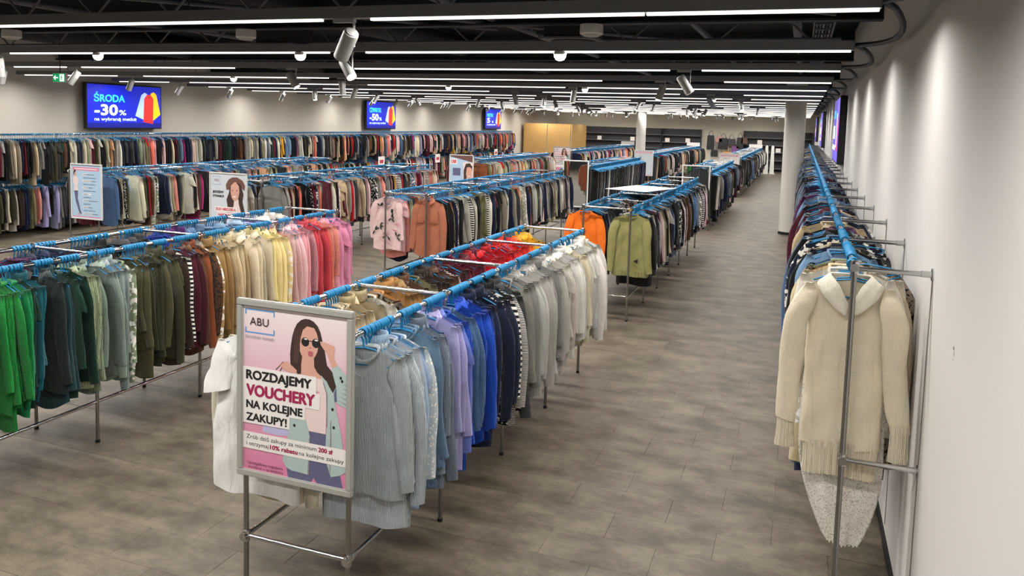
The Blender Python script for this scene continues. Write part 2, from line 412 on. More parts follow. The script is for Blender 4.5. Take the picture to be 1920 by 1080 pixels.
# ------------------------------------------------------------------ light tracks
SEG = {4.39: [(-14.0, -9.2), (-8.8, -2.93), (-2.57, -0.86), (-0.845, 0.32)], 6.64: [(-13.9, -9.0), (-8.62, -4.35), (-3.94, 0.305)], 8.89: [(-14.1, -12.0), (-11.47, -10.41), (-10.09, -7.33), (-5.44, -1.43), (-1.08, 0.32)],
       11.14: [(-14.1, -11.8), (-11.17, -7.31), (-6.79, -2.75), (-1.05, 0.30)], 13.39: [(-14.1, -12.75), (-12.18, -8.5), (-7.9, -3.96), (-3.65, 0.30)]}
rng = random.Random(3)
SPOTS = []
trk_prof_cache = None
cable = mat('black_cable', '#0b0b0d', 0.5)
for i, y in enumerate(TRACK_Y):
    yk = round(y, 2)
    if yk in SEG: segs = SEG[yk]
    else:
        segs = []; x = 0.3
        while x > -13.7:
            ln = rng.choice((1.4, 2.8, 4.1)); x2 = max(x - ln, -14.15); segs.append((x2, x)); x = x2 - rng.choice((0.4, 0.45, 1.2))
    vi = i - 2
    lb = 'long dark linear light track with white strips, %s in view from the camera' % ORD[vi] if vi >= 0 else 'linear light track with white strips behind the camera, %s' % ('further one', 'nearer one')[i]
    t = thing('light_track', lb, 'light', (0, y, 3.1), None, 'linear light tracks')
    ob('profile', MB().box(-14.3, 0.33, -0.032, 0.032, 0.012, 0.085).mesh('profile'), TRACKM, t)
    for a, b in segs:
        ob('led_strip', MB().box(a, b, -0.016, 0.016, -0.003, 0.012).mesh('led_strip'), LED, t)
        ld = bpy.data.lights.new('led_light', 'AREA'); ld.shape = 'RECTANGLE'; ld.size = b - a; ld.size_y = 0.03; ld.energy = LED_WATT_PER_M * (b - a); ld.spread = LED_SPREAD; ld.color = (1.0, 0.965, 0.925)
        lo = bpy.data.objects.new('led_light', ld); COL.objects.link(lo); lo.parent = t; lo.location = ((a + b) / 2, 0, -0.005)
    for x in (-13, -10, -7, -4, -1):
        ob('suspension_wire', MB().tube([(x, 0, 0.08), (x, 0, ZC - 3.1)], 0.004, 5).mesh('suspension_wire'), PIPEM, t)
    if 1 <= i < 16:
        pts = []
        for k in range(13):
            u = k / 12; pts.append((0.335 + 0.19 * math.sin(PI * u) ** 0.7, 2.25 * u, 0.05 - 0.05 * math.sin(PI * u)))
        tag(ob('power_cable', MB().tube([(p[0], y + p[1], 3.1 + p[2]) for p in pts], 0.018, 8).mesh('power_cable', smooth=True), cable), 'black cable looping by the right wall after the %s light track' % (ORD[vi] if vi >= 0 else 'hidden'), 'cable', 'cable loops along the right wall')
    sg = sorted(segs)
    for a, b in zip(sg[:-1], sg[1:]):
        if b[0] - a[1] > 0.15: SPOTS.append(((a[1] + b[0]) / 2, y, vi))
    if vi >= 5: SPOTS.append((-12.9 + 0.3 * math.sin(7 * vi), y, vi))
    if y > 42:
        for xs in (-11.9, -9.1, -6.3, -4.4, -1.6): SPOTS.append((xs + 0.1 * (i % 3), y, vi))

# spot cans
CAN = MB().lathe([(0.03, 0.11), (0.046, 0.105), (0.05, 0.09), (0.05, -0.11), (0.046, -0.112), (0.042, -0.1)], 24).mesh('can', angle=40)
CANB = MB().lathe([(0.005, 0.114), (0.036, 0.112), (0.036, 0.108)], 20).mesh('rear_disc', angle=40)
LENS = MB().lathe([(0.042, -0.1), (0.042, -0.104), (0.01, -0.106)], 20).mesh('lens')
ARM = MB().box(0.05, 0.056, -0.012, 0.012, -0.02, 0.14).box(-0.04, 0.056, -0.012, 0.012, 0.14, 0.148).mesh('arm')
BASE = MB().box(-0.09, 0.06, -0.018, 0.018, -0.012, 0.012).mesh('track_adapter')
sd = 0
AIM = {(-2.75, 4.39): (0.45, 0.75), (-4.145, 6.64): (-0.3, -0.7)}
for x, y, vi in SPOTS:
    if vi < 0 or x < -14.1: continue
    wallspot = x < -11 and vi >= 3
    side = 'nearest the left wall' if x < -11 else ('left of centre' if x < -6 else ('over the centre racks' if x < -2.2 else 'towards the right wall'))
    nsp = sum(1 for q in SPOTS if q[2] == vi and q[0] <= x)
    t = thing('spotlight', 'grey cylindrical spotlight on %s light track, %s from the left' % (ORD[vi] if vi < 21 else 'last', ORD[nsp - 1]), 'spotlight', (x, y, 3.1), None, 'track spotlights')
    ob('track_adapter', BASE, GREYP, t, (0, 0, -0.002))
    hd = ob('arm', ARM, GREYP, t, (0, 0, -0.145))
    if wallspot: rx, ry = rng.uniform(-0.2, 0.2), rng.uniform(0.5, 0.75)
    else: rx, ry = rng.uniform(-0.6, 0.6), rng.uniform(-0.6, 0.6)
    if y > 40: rx, ry = rng.uniform(0.75, 0.95), rng.uniform(-0.2, 0.2)
    for kk, vv in AIM.items():
        if abs(kk[0] - x) < 0.06 and abs(kk[1] - y) < 0.06: rx, ry = vv
    c = ob('lamp_can', CAN, GREYP, t, (0, 0, -0.15), (rx, ry, 0))
    ob('rear_disc', CANB, GREYP, c); ob('lens', LENS, LAMP, c)
    if vi >= 1 and (wallspot or rng.random() < 0.35 or y > 40):
        ld = bpy.data.lights.new('spot', 'SPOT'); ld.energy = 26 if wallspot else (60 if y > 40 else 25); ld.spot_size = math.radians(165 if wallspot else 90); ld.spot_blend = 1.0; ld.shadow_soft_size = 0.045; ld.color = (1, 0.93, 0.82)
        lo = bpy.data.objects.new('lamp_light', ld); COL.objects.link(lo); lo.parent = c; lo.location = (0, 0, -0.12)
# glowing half domes under the tracks
DOME = MB().lathe([(0.052, 0.0), (0.05, -0.02), (0.036, -0.042), (0.012, -0.052)], 20).mesh('dome', smooth=True)
DB = MB().lathe([(0.05, 0.03), (0.055, 0.02), (0.055, 0.0)], 20).mesh('collar', angle=40)
DM = emit('glowing_dome', '#fff6e8', 9)
for x, yi, nm in ((-7.3, 1, 'left'), (-4.68, 1, 'middle'), (-2.02, 1, 'right'), (-6.2, 4, 'left'), (-3.6, 4, 'right'), (-9.2, 3, 'left'), (-1.9, 6, 'right')):
    t = thing('dome_lamp', 'small glowing white dome lamp under the %s light track, %s one' % (ORD[yi], nm), 'lamp', (x, TRACK_Y[yi + 2], 3.08))
    ob('dome', DOME, DM, t); ob('collar', DB, WHITEP, t)
# emergency exit sign
t = thing('exit_sign', 'green and white emergency exit sign with arrow and running figure', 'exit sign', (-9.5, 8.0, 2.84))
GR = emit('exit_green', '#0d8f5a', 0.9); EW = emit('exit_white', '#eaffef', 1.4)
ob('housing', MB().box(-0.115, 0.115, 0.0, 0.04, 0, 0.125).mesh('housing'), WHITEP, t)
ob('cord', MB().tube([(0, 0.02, 0.12), (0, 0.02, ZC - 2.84)], 0.006, 6).mesh('cord'), PIPEM, t)
pn = ob('panel', MB().box(-0.108, 0.108, -0.004, 0.0, 0.006, 0.118).mesh('panel'), GR, t)
flat([(-0.095, 0.062), (-0.06, 0.095), (-0.05, 0.086), (-0.066, 0.069), (-0.012, 0.069), (-0.012, 0.055), (-0.066, 0.055), (-0.05, 0.038), (-0.06, 0.03)], EW, pn, -0.006, 'arrow')
flat(rect(0.02, 0.1, 0.014, 0.11), EW, pn, -0.006, 'doorway')
flat(ell(0.058, 0.095, 0.009, 0.009, 12), GR, pn, -0.008, 'running_figure_head')
flat([(0.046, 0.084), (0.066, 0.08), (0.078, 0.066), (0.072, 0.062), (0.062, 0.07), (0.06, 0.052), (0.07, 0.036), (0.062, 0.018), (0.054, 0.02), (0.06, 0.036), (0.048, 0.044), (0.036, 0.03), (0.028, 0.03), (0.044, 0.056), (0.048, 0.072), (0.036, 0.068), (0.032, 0.074)], GR, pn, -0.008, 'running_figure')

# ------------------------------------------------------------------ racks
POST = MB().tube([(0, 0, 0), (0, 0, RAIL_H)], 0.0135, 10).mesh('post', angle=50)
FOOT = MB().lathe([(0.017, 0.0), (0.017, 0.02), (0.0145, 0.022)], 12).mesh('foot', angle=50)
CONN = MB().lathe([(0.012, -0.032), (0.02, -0.028), (0.021, 0.0), (0.02, 0.028), (0.012, 0.032)], 12).tube([(0, -0.03, 0), (0, 0.03, 0)], 0.0205, 12).mesh('tube_connector', angle=50)
def rack(x1, x2, y0, y1, label, h=RAIL_H, step=1.06, group='double rail clothes racks'):
    t = thing('clothes_rack', label, 'clothes rack', (x1, y0, 0), None, group)
    L = y1 - y0; W = x2 - x1
    rm = MB().tube([(0, -0.012, h), (0, L + 0.012, h)], RAIL_R, 12).mesh('rail', angle=50)
    lm = MB().tube([(0, 0, 0.315), (0, L, 0.315)], 0.0125, 10).mesh('lower_rail', angle=50)
    cm = MB().tube([(0, 0, h), (W, 0, h)], 0.0125, 10).mesh('cross_bar', angle=50)
    for x in (0, W):
        ob('rail', rm, CHROME, t, (x, 0, 0)); ob('lower_rail', lm, CHROME, t, (x, 0, 0))
    n = max(1, round(L / step))
    for k in range(n + 1):
        y = L * k / n
        for x in (0, W):
            ob('post', POST, STEEL, t, (x, y, 0)); ob('foot', FOOT, BLACKM, t, (x, y, 0)); ob('tube_connector', CONN, CHROME, t, (x, y, h - 0.004))
        ob('cross_bar', cm, CHROME, t, (0, y, 0.0))
        if k in (0, n):
            ob('cross_bar', cm, CHROME, t, (0, y, 0.315 - h))
            for x in (0, W): ob('tube_connector', CONN, CHROME, t, (x, y, 0.315))
    return t
rack(-2.6, -1.99, 3.24, 7.52, 'chrome double rail rack behind the pink voucher sign')
rack(-5.48, -4.85, 2.2, 7.58, 'chrome double rail rack of green to pink clothes at left')
rack(-5.5, -4.86, 9.85, 16.5, 'chrome double rail rack with the floral blouse and rust shirt at its end')
rack(-2.59, -1.98, 9.78, 16.5, 'chrome double rail rack with the orange and olive sweaters at its end')
rack(-8.62, -7.97, 10.3, 16.4, 'chrome double rail rack behind the sign of the woman in a hat')
rack(-11.68, -11.03, 10.0, 16.9, 'chrome double rail rack behind the blue and pink list sign at left')
rack(-5.55, -4.88, 19.0, 25.3, 'chrome double rail trouser rack behind the white framed mirror')
rack(-8.62, -8.0, 19.2, 25.5, 'chrome double rail rack behind the sign with a smiling face')
rack(-2.66, -2.03, 19.4, 25.8, 'chrome double rail rack behind the mirror by the aisle')
rack(-8.75, -8.1, 28.6, 40.0, 'chrome double rail rack in front of the far wooden booths')
rack(-5.75, -5.12, 28.9, 43.0, 'chrome double rail rack behind the far white list sign')
rack(-2.7, -2.03, 29.2, 44.0, 'farthest chrome double rail rack along the aisle')

# wall rack on the right
t = thing('wall_rack', 'chrome wall rail with bracket arms along the right wall', 'wall rack', (0.268, 4.1, 0))
ob('rail', MB().tube([(0, -0.03, WALL_RAIL_H), (0, 32, WALL_RAIL_H)], RAIL_R, 12, cap=False).mesh('rail', angle=50), CHROME, t)
ob('post', MB().tube([(0, 0, 0), (0, 0, WALL_RAIL_H)], 0.0135, 12).mesh('post', angle=50), STEEL, t)
arm = MB().tube([(0, 0, 0), (XW - 0.268 - 0.004, 0, 0)], 0.0125, 10).mesh('bracket_arm', angle=50)
sock = MB().tube([(XW - 0.268 - 0.05, 0, 0), (XW - 0.268 - 0.004, 0, 0)], 0.0155, 12).tube([(XW - 0.268 - 0.006, 0, 0), (XW - 0.268, 0, 0)], 0.03, 16).mesh('wall_flange', angle=50)
strip = MB().box(XW - 0.268 - 0.004, XW - 0.268, -0.004, 0.004, 0.1, 1.84).mesh('wall_upright')
for k in range(29):
    y = 1.1 * k - (0.02 if k else 0)
    ob('bracket_arm', arm, CHROME, t, (0, y, WALL_RAIL_H - 0.01)); ob('wall_flange', sock, CHROME, t, (0, y, WALL_RAIL_H - 0.01)); ob('wall_upright', strip, STEEL, t, (0, y, 0))
    if k % 3 == 0:
        ob('bracket_arm', arm, CHROME, t, (0, y, 0.89)); ob('wall_flange', sock, CHROME, t, (0, y, 0.89))
    if k and k % 3 == 0: ob('post', POST, STEEL, t, (0, y, WALL_RAIL_H - RAIL_H))
for z in (WALL_RAIL_H - 0.004, 0.89): ob('tube_connector', CONN, CHROME, t, (0, 0, z))
# two tier wall rack on the left
WX, WZ1, WZ2 = -14.12, 1.96, 1.06
t = thing('wall_rack', 'long two tier chrome rack along the left wall under the screens', 'wall rack', (WX, 9.0, 0))
for z in (WZ1, WZ2): ob('rail', MB().tube([(0, 0, z), (0, 29.4, z)], RAIL_R, 10).mesh('rail', angle=50), CHROME, t)
pm = MB().tube([(0, 0, 0), (0, 0, WZ1)], 0.0135, 8).mesh('post', angle=50); am = MB().tube([(0, 0, 0), (XL - WX, 0, 0)], 0.0125, 8).mesh('bracket_arm', angle=50)
for k in range(22):
    y = 1.4 * k
    ob('post', pm, STEEL, t, (0, y, 0))
    for z in (WZ1, WZ2): ob('bracket_arm', am, CHROME, t, (0, y, z))
# ------------------------------------------------------------------ garment meshes
def smooth_mesh(name, V, Fc):
    me = bpy.data.meshes.new(name); me.from_pydata([tuple(p) for p in V], [], Fc); me.materials.append(None)
    me.polygons.foreach_set('use_smooth', [True] * len(me.polygons)); me.update(); return me

def sstep(t):
    t = np.clip(t, 0, 1); return t * t * (3 - 2 * t)

def shoulder_z(x, neck=0.075, drop=0.0):
    a = abs(x)
    if a >= neck: return -0.078 - 0.42 * (a - neck)
    return -0.078 - drop * (1 - (a / neck) ** 2)

def body_arrays(seed, sw=0.205, L=0.85, hw=0.22, ty=0.018, neck=0.08, drop=0.06, fold=0.008, nu=17, nv=13, tail=0.0, hemwave=0.01, kf=5.0):
    r = random.Random(seed); ph = [r.uniform(0, 6.28) for _ in range(8)]
    us = [-1 + 2 * j / (nu - 1) for j in range(nu)]
    cols = [(u, -1) for u in us] + [(u, 1) for u in us[-2:0:-1]]
    V = []
    for i in range(nv + 1):
        v = (i / nv) ** 1.15
        for u, sd in cols:
            wv = sw + (hw - sw) * float(sstep(v / 0.8)) - 0.012 * math.exp(-((v - 0.22) / 0.1) ** 2)
            x = u * wv
            zt = shoulder_z(u * sw, neck, drop if sd < 0 else 0.012)
            zh = -L + hemwave * math.sin(4 * u + ph[0]) + tail * u * u + (0.012 if sd > 0 else 0)
            z = zt + (zh - zt) * v
            T = ty * math.sqrt(max(0.0, 1 - abs(u) ** 3)) * (0.28 + 0.72 * min(1, v * 3.5))
            f = fold * min(1, v * 1.6)
            yo = f * (0.6 * math.sin(kf * u + ph[1] + 0.8 * v) + 0.4 * math.sin(2.3 * kf * u + ph[2] - 1.2 * v))
            yo += 0.35 * fold * sd * math.sin(1.7 * kf * u + ph[3] + sd) * v
            yo += 0.004 * math.sin(19 * v + 6 * u + ph[4])
            V.append((x + 0.006 * math.sin(9 * v + ph[5]) * v, sd * T + yo, z))
    n = len(cols)
    Fc = [(i * n + j, (i + 1) * n + j, (i + 1) * n + (j + 1) % n, i * n + (j + 1) % n) for i in range(nv) for j in range(n)]
    return V, Fc

def sleeve_arrays(seed, s, sw=0.215, length=0.6, a0=0.062, a1=0.04, out=0.055, short=False, nr=12, seg=10, zs=None, bmax=0.0155):
    r = random.Random(seed); ph = [r.uniform(0, 6.28) for _ in range(6)]; sway = r.uniform(-0.02, 0.02); bend = r.uniform(-0.03, 0.035)
    z0 = shoulder_z(sw - 0.02) if zs is None else zs
    V = []
    for i in range(nr + 1):
        t = i / nr
        if short: a = a0 * (0.25 + 0.75 * min(1, t * 3)) + 0.012 * t
        else:
            a = (a0 + (a1 - a0) * t) * math.sqrt(min(1, 0.06 + t * 6.5)) 
            if t > 0.93: a *= 0.9
        b = min(a * 0.4, bmax) if not short else min(a * 0.3, bmax)
        xo = sw + out * math.sin(min(1, t * 3.2) * PI / 2) + (0.02 * t - bend * math.sin(PI * t)) * 1.0
        if short: xo = sw + 0.055 * min(1, t * 1.6) + 0.02 * t
        xc = xo - a
        z = z0 + 0.012 - length * t
        yc = -0.010 * min(1, t * 4) + sway * t + 0.005 * math.sin(5 * t + ph[0])
        for k in range(seg):
            th = 2 * PI * k / seg
            rr = 1 + 0.10 * math.sin(3 * th + ph[1] + 5 * t) * min(1, t * 3) + 0.05 * math.sin(14 * t + 2 * th + ph[2])
            V.append((s * (xc + a * rr * math.cos(th)), yc + b * rr * math.sin(th), z + 0.010 * math.cos(th) * (1 if t > 0.9 else 0) - (0.0 if not short else 0.035 * t * -math.cos(th) * -1)))
    Fc = []
    for i in range(nr):
        for k in range(seg):
            q = (i * seg + k, (i + 1) * seg + k, (i + 1) * seg + (k + 1) % seg, i * seg + (k + 1) % seg)
            Fc.append(q if s > 0 else tuple(reversed(q)))
    Fc.append(tuple(range(seg)) if s < 0 else tuple(reversed(range(seg))))
    return V, Fc

def collar_mesh(kind, neck=0.08, drop=0.06):
    b = MB(); n = 22
    def pt(th, rad=1.0, dz=0.0):
        x = neck * math.sin(th) * rad; c = math.cos(th)
        y = -0.028 * c * rad; z = -0.075 - (drop * max(0, c) ** 1.3 if kind not in ('shirt', 'turtle') else 0.02 * max(0, c)) + dz
        return (x, y, z)
    if kind == 'crew':
        P = [pt(2 * PI * k / n) for k in range(n)]; P.append(P[0])
        b.tube(P, 0.008, 6, cap=False)
    elif kind == 'turtle':
        rows = [(1.06, -0.012), (0.96, 0.02), (0.92, 0.055), (1.02, 0.06), (1.08, 0.03), (1.1, 0.0)]
        V = [pt(2 * PI * k / n, r, dz) for r, dz in rows for k in range(n)]
        b.add(V, [(i * n + k, i * n + (k + 1) % n, (i + 1) * n + (k + 1) % n, (i + 1) * n + k) for i in range(len(rows) - 1) for k in range(n)])
    elif kind == 'shirt':
        ths = [0.35 + (2 * PI - 0.7) * k / n for k in range(n + 1)]
        V = []
        for th in ths:
            e = max(0, math.cos(th)) ** 2
            V += [pt(th, 1.0, -0.004), pt(th, 0.9, 0.034), (pt(th, 1.25 + 0.25 * e, 0)[0], pt(th, 1.25, 0)[1] - 0.012 * e, -0.088 - 0.055 * e)]
        b.add(V, [f for k in range(n) for f in ((3 * k, 3 * k + 1, 3 * k + 4, 3 * k + 3), (3 * k + 1, 3 * k + 2, 3 * k + 5, 3 * k + 4))])
    elif kind == 'hood':
        V = []
        for i in range(6):
            ph = PI * 0.5 * i / 5
            for k in range(n):
                th = 2 * PI * k / n; rr = math.cos(ph)
                V.append((0.105 * rr * math.sin(th), 0.02 - 0.045 * rr * math.cos(th) + 0.012 * i, -0.085 + 0.01 * math.cos(th) - 0.035 * i * (1 if math.cos(th) < 0.3 else 0.4)))
        b.add(V, [(i * n + k, i * n + (k + 1) % n, (i + 1) * n + (k + 1) % n, (i + 1) * n + k) for i in range(5) for k in range(n)])
    return b.mesh('collar', smooth=True)

KIND = {}   # kind -> dict of part meshes, several variants
def reg(kind, n, collar, short=False, slen=(0.62, 0.76), a0=0.058, neck=0.08, drop=0.06, Ls=(0.78, 0.95), ty=0.026, tail=0.0, fold=0.018, hw=(0.205, 0.225), sw=0.205, sleeves=True):
    r = random.Random(hash(kind) % 1000 if False else sum(map(ord, kind)))
    out = []
    for i in range(n):
        L = Ls[0] + (Ls[1] - Ls[0]) * (i + 0.5) / n
        sd = r.randint(0, 9999)
        p = dict(sw=sw, L=L, hw=r.uniform(*hw), ty=ty, neck=neck, drop=drop, fold=fold * r.uniform(0.7, 1.3), tail=tail, kf=r.uniform(3.5, 7))
        bm_ = smooth_mesh('body', *body_arrays(sd, **p))
        sl = []
        if sleeves:
            ln = 0.2 if short else r.uniform(*slen)
            for s in (-1, 1):
                sl.append([smooth_mesh('sleeve', *sleeve_arrays(sd + 5 + s + 17 * q, s, sw, ln * (1 if short else (1.0, 0.86, 1.12, 0.95)[q]), a0 * (1.1 if short else (1, 1.12, 0.92, 1.05)[q]), out=(0.055, 0.03, 0.075, 0.045)[q], short=short, nr=5 if short else 14)) for q in range(2 if short else 4)])
        # low detail version, one mesh
        lv, lf = body_arrays(sd, **{**p, 'nu': 7, 'nv': 4}); lv = list(lv); lf = list(lf)
        if sleeves:
            for s in (-1, 1):
                a, f = sleeve_arrays(sd + 5 + s, s, sw, ln, a0 * (1.1 if short else 1), short=short, nr=3 if short else 5, seg=6)
                k = len(lv); lv += a; lf += [tuple(q + k for q in g) for g in f]
        out.append(dict(body=bm_, sleeves=sl, collar=collar, low=smooth_mesh(kind, lv, lf), arr=(np.array(lv), lf)))
    KIND[kind] = out
C_CREW, C_TURT, C_SHIRT, C_HOOD, C_V = collar_mesh('crew'), collar_mesh('turtle'), collar_mesh('shirt'), collar_mesh('hood'), collar_mesh('crew', 0.08, 0.14)
reg('sweater', 4, C_CREW, Ls=(0.80, 0.94), ty=0.011, fold=0.004)
reg('turtleneck', 2, C_TURT, Ls=(0.80, 0.92), ty=0.011, drop=0.01, fold=0.004)
reg('shirt', 3, C_SHIRT, Ls=(0.86, 0.98), ty=0.009, tail=0.05, fold=0.006, drop=0.02, a0=0.055)
reg('blouse', 3, C_V, Ls=(0.80, 0.95), ty=0.009, fold=0.007, drop=0.14, a0=0.055)
reg('t_shirt', 2, C_CREW, short=True, Ls=(0.76, 0.85), ty=0.009, fold=0.006)
reg('cardigan', 2, C_V, Ls=(0.85, 1.0), ty=0.012, drop=0.18, fold=0.004)
reg('hoodie', 2, C_HOOD, Ls=(0.80, 0.9), ty=0.013, fold=0.004, a0=0.068)
reg('jacket', 2, C_SHIRT, Ls=(0.85, 1.0), ty=0.014, drop=0.03, fold=0.004, a0=0.07, sw=0.222)
reg('dress', 3, C_CREW, Ls=(1.1, 1.3), ty=0.018, fold=0.012, hw=(0.22, 0.25), slen=(0.5, 0.6))

def trouser_arrays(seed, L=1.1, nr=9, seg=10):
    r = random.Random(seed); V = []; Fc = []
    for s in (-1, 1):
        base = len(V); ph = r.uniform(0, 6)
        for i in range(nr + 1):
            t = i / nr; a = 0.098 - 0.03 * t; b = 0.02 + 0.012 * math.sin(PI * t)
            for k in range(seg):
                th = 2 * PI * k / seg
                V.append((s * 0.094 + a * math.cos(th) * (1 + 0.05 * math.sin(9 * t + ph)), b * math.sin(th) + 0.012 * math.sin(7 * t + ph + th), -0.13 - (L - 0.13) * t))
        Fc += [(base + i * seg + k, base + (i + 1) * seg + k, base + (i + 1) * seg + (k + 1) % seg, base + i * seg + (k + 1) % seg) for i in range(nr) for k in range(seg)]
        Fc.append(tuple(base + k for k in reversed(range(seg))))
    return V, Fc
KIND['trousers'] = []
for i in range(3):
    V, Fc = trouser_arrays(i, 1.05 + 0.07 * i); lv, lf = trouser_arrays(i, 1.05 + 0.07 * i, 3, 6)
    wb = MB().box(-0.19, 0.19, -0.024, 0.024, -0.165, -0.125).mesh('waistband')
    KIND['trousers'].append(dict(body=smooth_mesh('body', V, Fc), sleeves=[], collar=wb, low=smooth_mesh('trousers', V, Fc), arr=(np.array(lv), lf)))

# hanger
def hook_arrays(seg=10, wd=0.0105, th=0.004, R=RAIL_R + 0.0046):
    pts = [(R * math.cos(a), R * math.sin(a)) for a in [math.radians(-35 + 235 * k / seg) for k in range(seg + 1)]]
    pts += [(-R * 0.5, -R * 1.15), (0.0, -0.045), (0.0, -0.082)]
    V = []; n = len(pts)
    for i, (x, z) in enumerate(pts):
        a = pts[max(0, i - 1)]; c = pts[min(n - 1, i + 1)]
        dx, dz = c[0] - a[0], c[1] - a[1]; l = math.hypot(dx, dz); nx, nz = -dz / l, dx / l
        wq = wd if i <= seg else 0.004
        for sx, sy in ((1, -0.6), (1, 0.6), (0.2, 1), (-1, 0.6), (-1, -0.6), (0.2, -1)):
            V.append((x + nx * th * sx, wq * sy, z + nz * th * sx))
    Fc = [(i * 6 + k, i * 6 + (k + 1) % 6, (i + 1) * 6 + (k + 1) % 6, (i + 1) * 6 + k) for i in range(n - 1) for k in range(6)]
    Fc += [tuple(reversed(range(6))), tuple((n - 1) * 6 + k for k in range(6))]
    return V, Fc
def hanger_mesh():
    b = MB(); b.add(*hook_arrays())
    for s in (-1, 1):
        b.tube([(0, 0, -0.078), (s * 0.06, 0, -0.086), (s * 0.14, 0, -0.12), (s * 0.19, 0, -0.144), (s * 0.2, 0, -0.154), (s * 0.198, 0, -0.166), (s * 0.185, 0, -0.168)], 0.0046, 6)
    b.tube([(-0.185, 0, -0.168), (0.185, 0, -0.168)], 0.004, 6)
    return b.mesh('hanger', angle=60)
HANGER = hanger_mesh()
hb = MB(); hb.add(*hook_arrays(6))
for s in (-1, 1): hb.tube([(0, 0, -0.078), (s * 0.07, 0, -0.086), (s * 0.205, 0, -0.142)], 0.005, 4)
HANG_ARR = (np.array(hb.v), hb.f)

# ------------------------------------------------------------------ colours
PAL = {'pale blue grey': '#b7c1c6', 'light blue': '#9fb7d0', 'steel blue': '#6d8cab', 'denim blue': '#4b688d', 'blue grey': '#707b89', 'lavender': '#a39fcb', 'periwinkle': '#6a7bc6', 'royal blue': '#1d4bb6', 'deep blue': '#142f86', 'navy': '#171f3a', 'black': '#131315', 'charcoal': '#3a3b3d', 'grey': '#85837d', 'light grey': '#aeaba4', 'off white': '#d2ccbe', 'white': '#dddad2', 'cream': '#ddd2b5', 'beige': '#cdb995', 'sand': '#b79f78', 'tan': '#a4814f', 'camel': '#b07f45', 'brown': '#5b3d28', 'dark brown': '#35241b', 'rust': '#8a4a2c', 'wine': '#4b1626', 'burgundy': '#5e1527', 'plum': '#4a1f45', 'purple': '#54256c', 'magenta': '#a82a6d', 'red': '#b81920', 'scarlet': '#cf2a22', 'orange': '#e0641a', 'mustard': '#c8941f', 'yellow': '#e3c64e', 'pale yellow': '#e6d697', 'peach': '#e8b184', 'salmon': '#e08f82', 'pink': '#e2a0aa', 'pale pink': '#e6bfc0', 'coral red': '#cf4a55', 'coral': '#e0715c', 'mauve pink': '#cf87a6', 'bright green': '#4fb23c', 'green': '#1f8a3c', 'emerald': '#157545', 'dark green': '#17392c', 'forest green': '#1f4b38', 'teal': '#155a66', 'petrol': '#27454b', 'dark slate': '#26302f', 'sage': '#8e9a7c', 'pale sage': '#a9b08a', 'grey green': '#7f8c83', 'mint grey': '#8a9a97', 'olive': '#4d4c30', 'dark olive': '#33341f', 'khaki': '#75704c', 'taupe': '#857a6c'}
LINC = {k: lin(v) for k, v in PAL.items()}
MULTI = ['black'] * 9 + ['charcoal'] * 5 + ['navy'] * 5 + ['off white'] * 4 + ['grey'] * 4 + ['light grey'] * 3 + ['cream'] * 3 + ['beige'] * 2 + ['burgundy'] * 2 + ['red', 'wine', 'pink', 'salmon', 'pale pink', 'dark olive', 'khaki', 'olive', 'denim blue', 'blue grey', 'steel blue', 'mustard', 'rust', 'brown', 'taupe', 'dark green', 'magenta', 'coral', 'lavender', 'sage', 'dark brown', 'peach']
DARKS = ['black'] * 18 + ['charcoal'] * 6 + ['navy'] * 5 + ['grey', 'grey', 'light grey', 'off white', 'off white', 'dark olive', 'wine', 'brown', 'denim blue', 'blue grey', 'pale pink', 'beige']
LIGHTMIX = ['off white', 'cream', 'beige', 'light grey', 'peach', 'pale pink', 'khaki', 'taupe', 'grey', 'black', 'charcoal', 'wine', 'sand', 'salmon', 'navy', 'red', 'sage', 'olive', 'pale sage', 'rust']
KW = {'t_shirt': 't-shirt', 'turtleneck': 'turtleneck sweater'}
CAT = {'t_shirt': 't-shirt', 'turtleneck': 'sweater'}
PATW = {'plain': 'plain', 'stripe': 'striped', 'finestripe': 'fine striped', 'vstripe': 'pinstriped', 'dots': 'speckled', 'floral': 'printed', 'leopard': 'leopard print', 'check': 'checked', 'rib': 'ribbed', 'cable': 'cable knit', 'knit': 'knitted', 'denim': 'cotton'}
def pick(r, knitty=0.6, pat=0.12):
    x = r.random()
    if x < knitty: k = r.choice(['sweater', 'sweater', 'turtleneck', 'cardigan', 'cardigan', 'hoodie'])
    else: k = r.choice(['shirt', 'shirt', 'blouse', 'blouse', 't_shirt', 'jacket'])
    if r.random() < pat: p = r.choice(['stripe', 'finestripe', 'dots', 'floral', 'floral', 'leopard', 'check', 'vstripe'])
    elif k in ('sweater', 'turtleneck', 'cardigan'): p = r.choice(['rib', 'knit', 'cable', 'plain', 'knit'])
    else: p = 'plain'
    return k, p
def seq(r, runs, knitty=0.6, pat=0.1, mult=1.7):
    """runs 'colour:count' -> list of (colour, kind, pattern)"""
    out = []
    for q in runs.split(','):
        parts = q.strip().split(':'); c = parts[0]; n = int(parts[1]) if len(parts) > 1 else 1
        if len(parts) < 3: n = max(1, int(n * mult + 0.4))
        for _ in range(n):
            k, p = pick(r, knitty, pat)
            if len(parts) > 2: p = parts[2]
            if len(parts) > 3: k = parts[3]
            out.append((c, k, p))
    return out
used_labels = {}
def shade(r, c, a=0.2):
    f = r.uniform(1 - a, 1 + a); return tuple(min(1, max(0.003, x * f * r.uniform(0.97, 1.03))) for x in c)

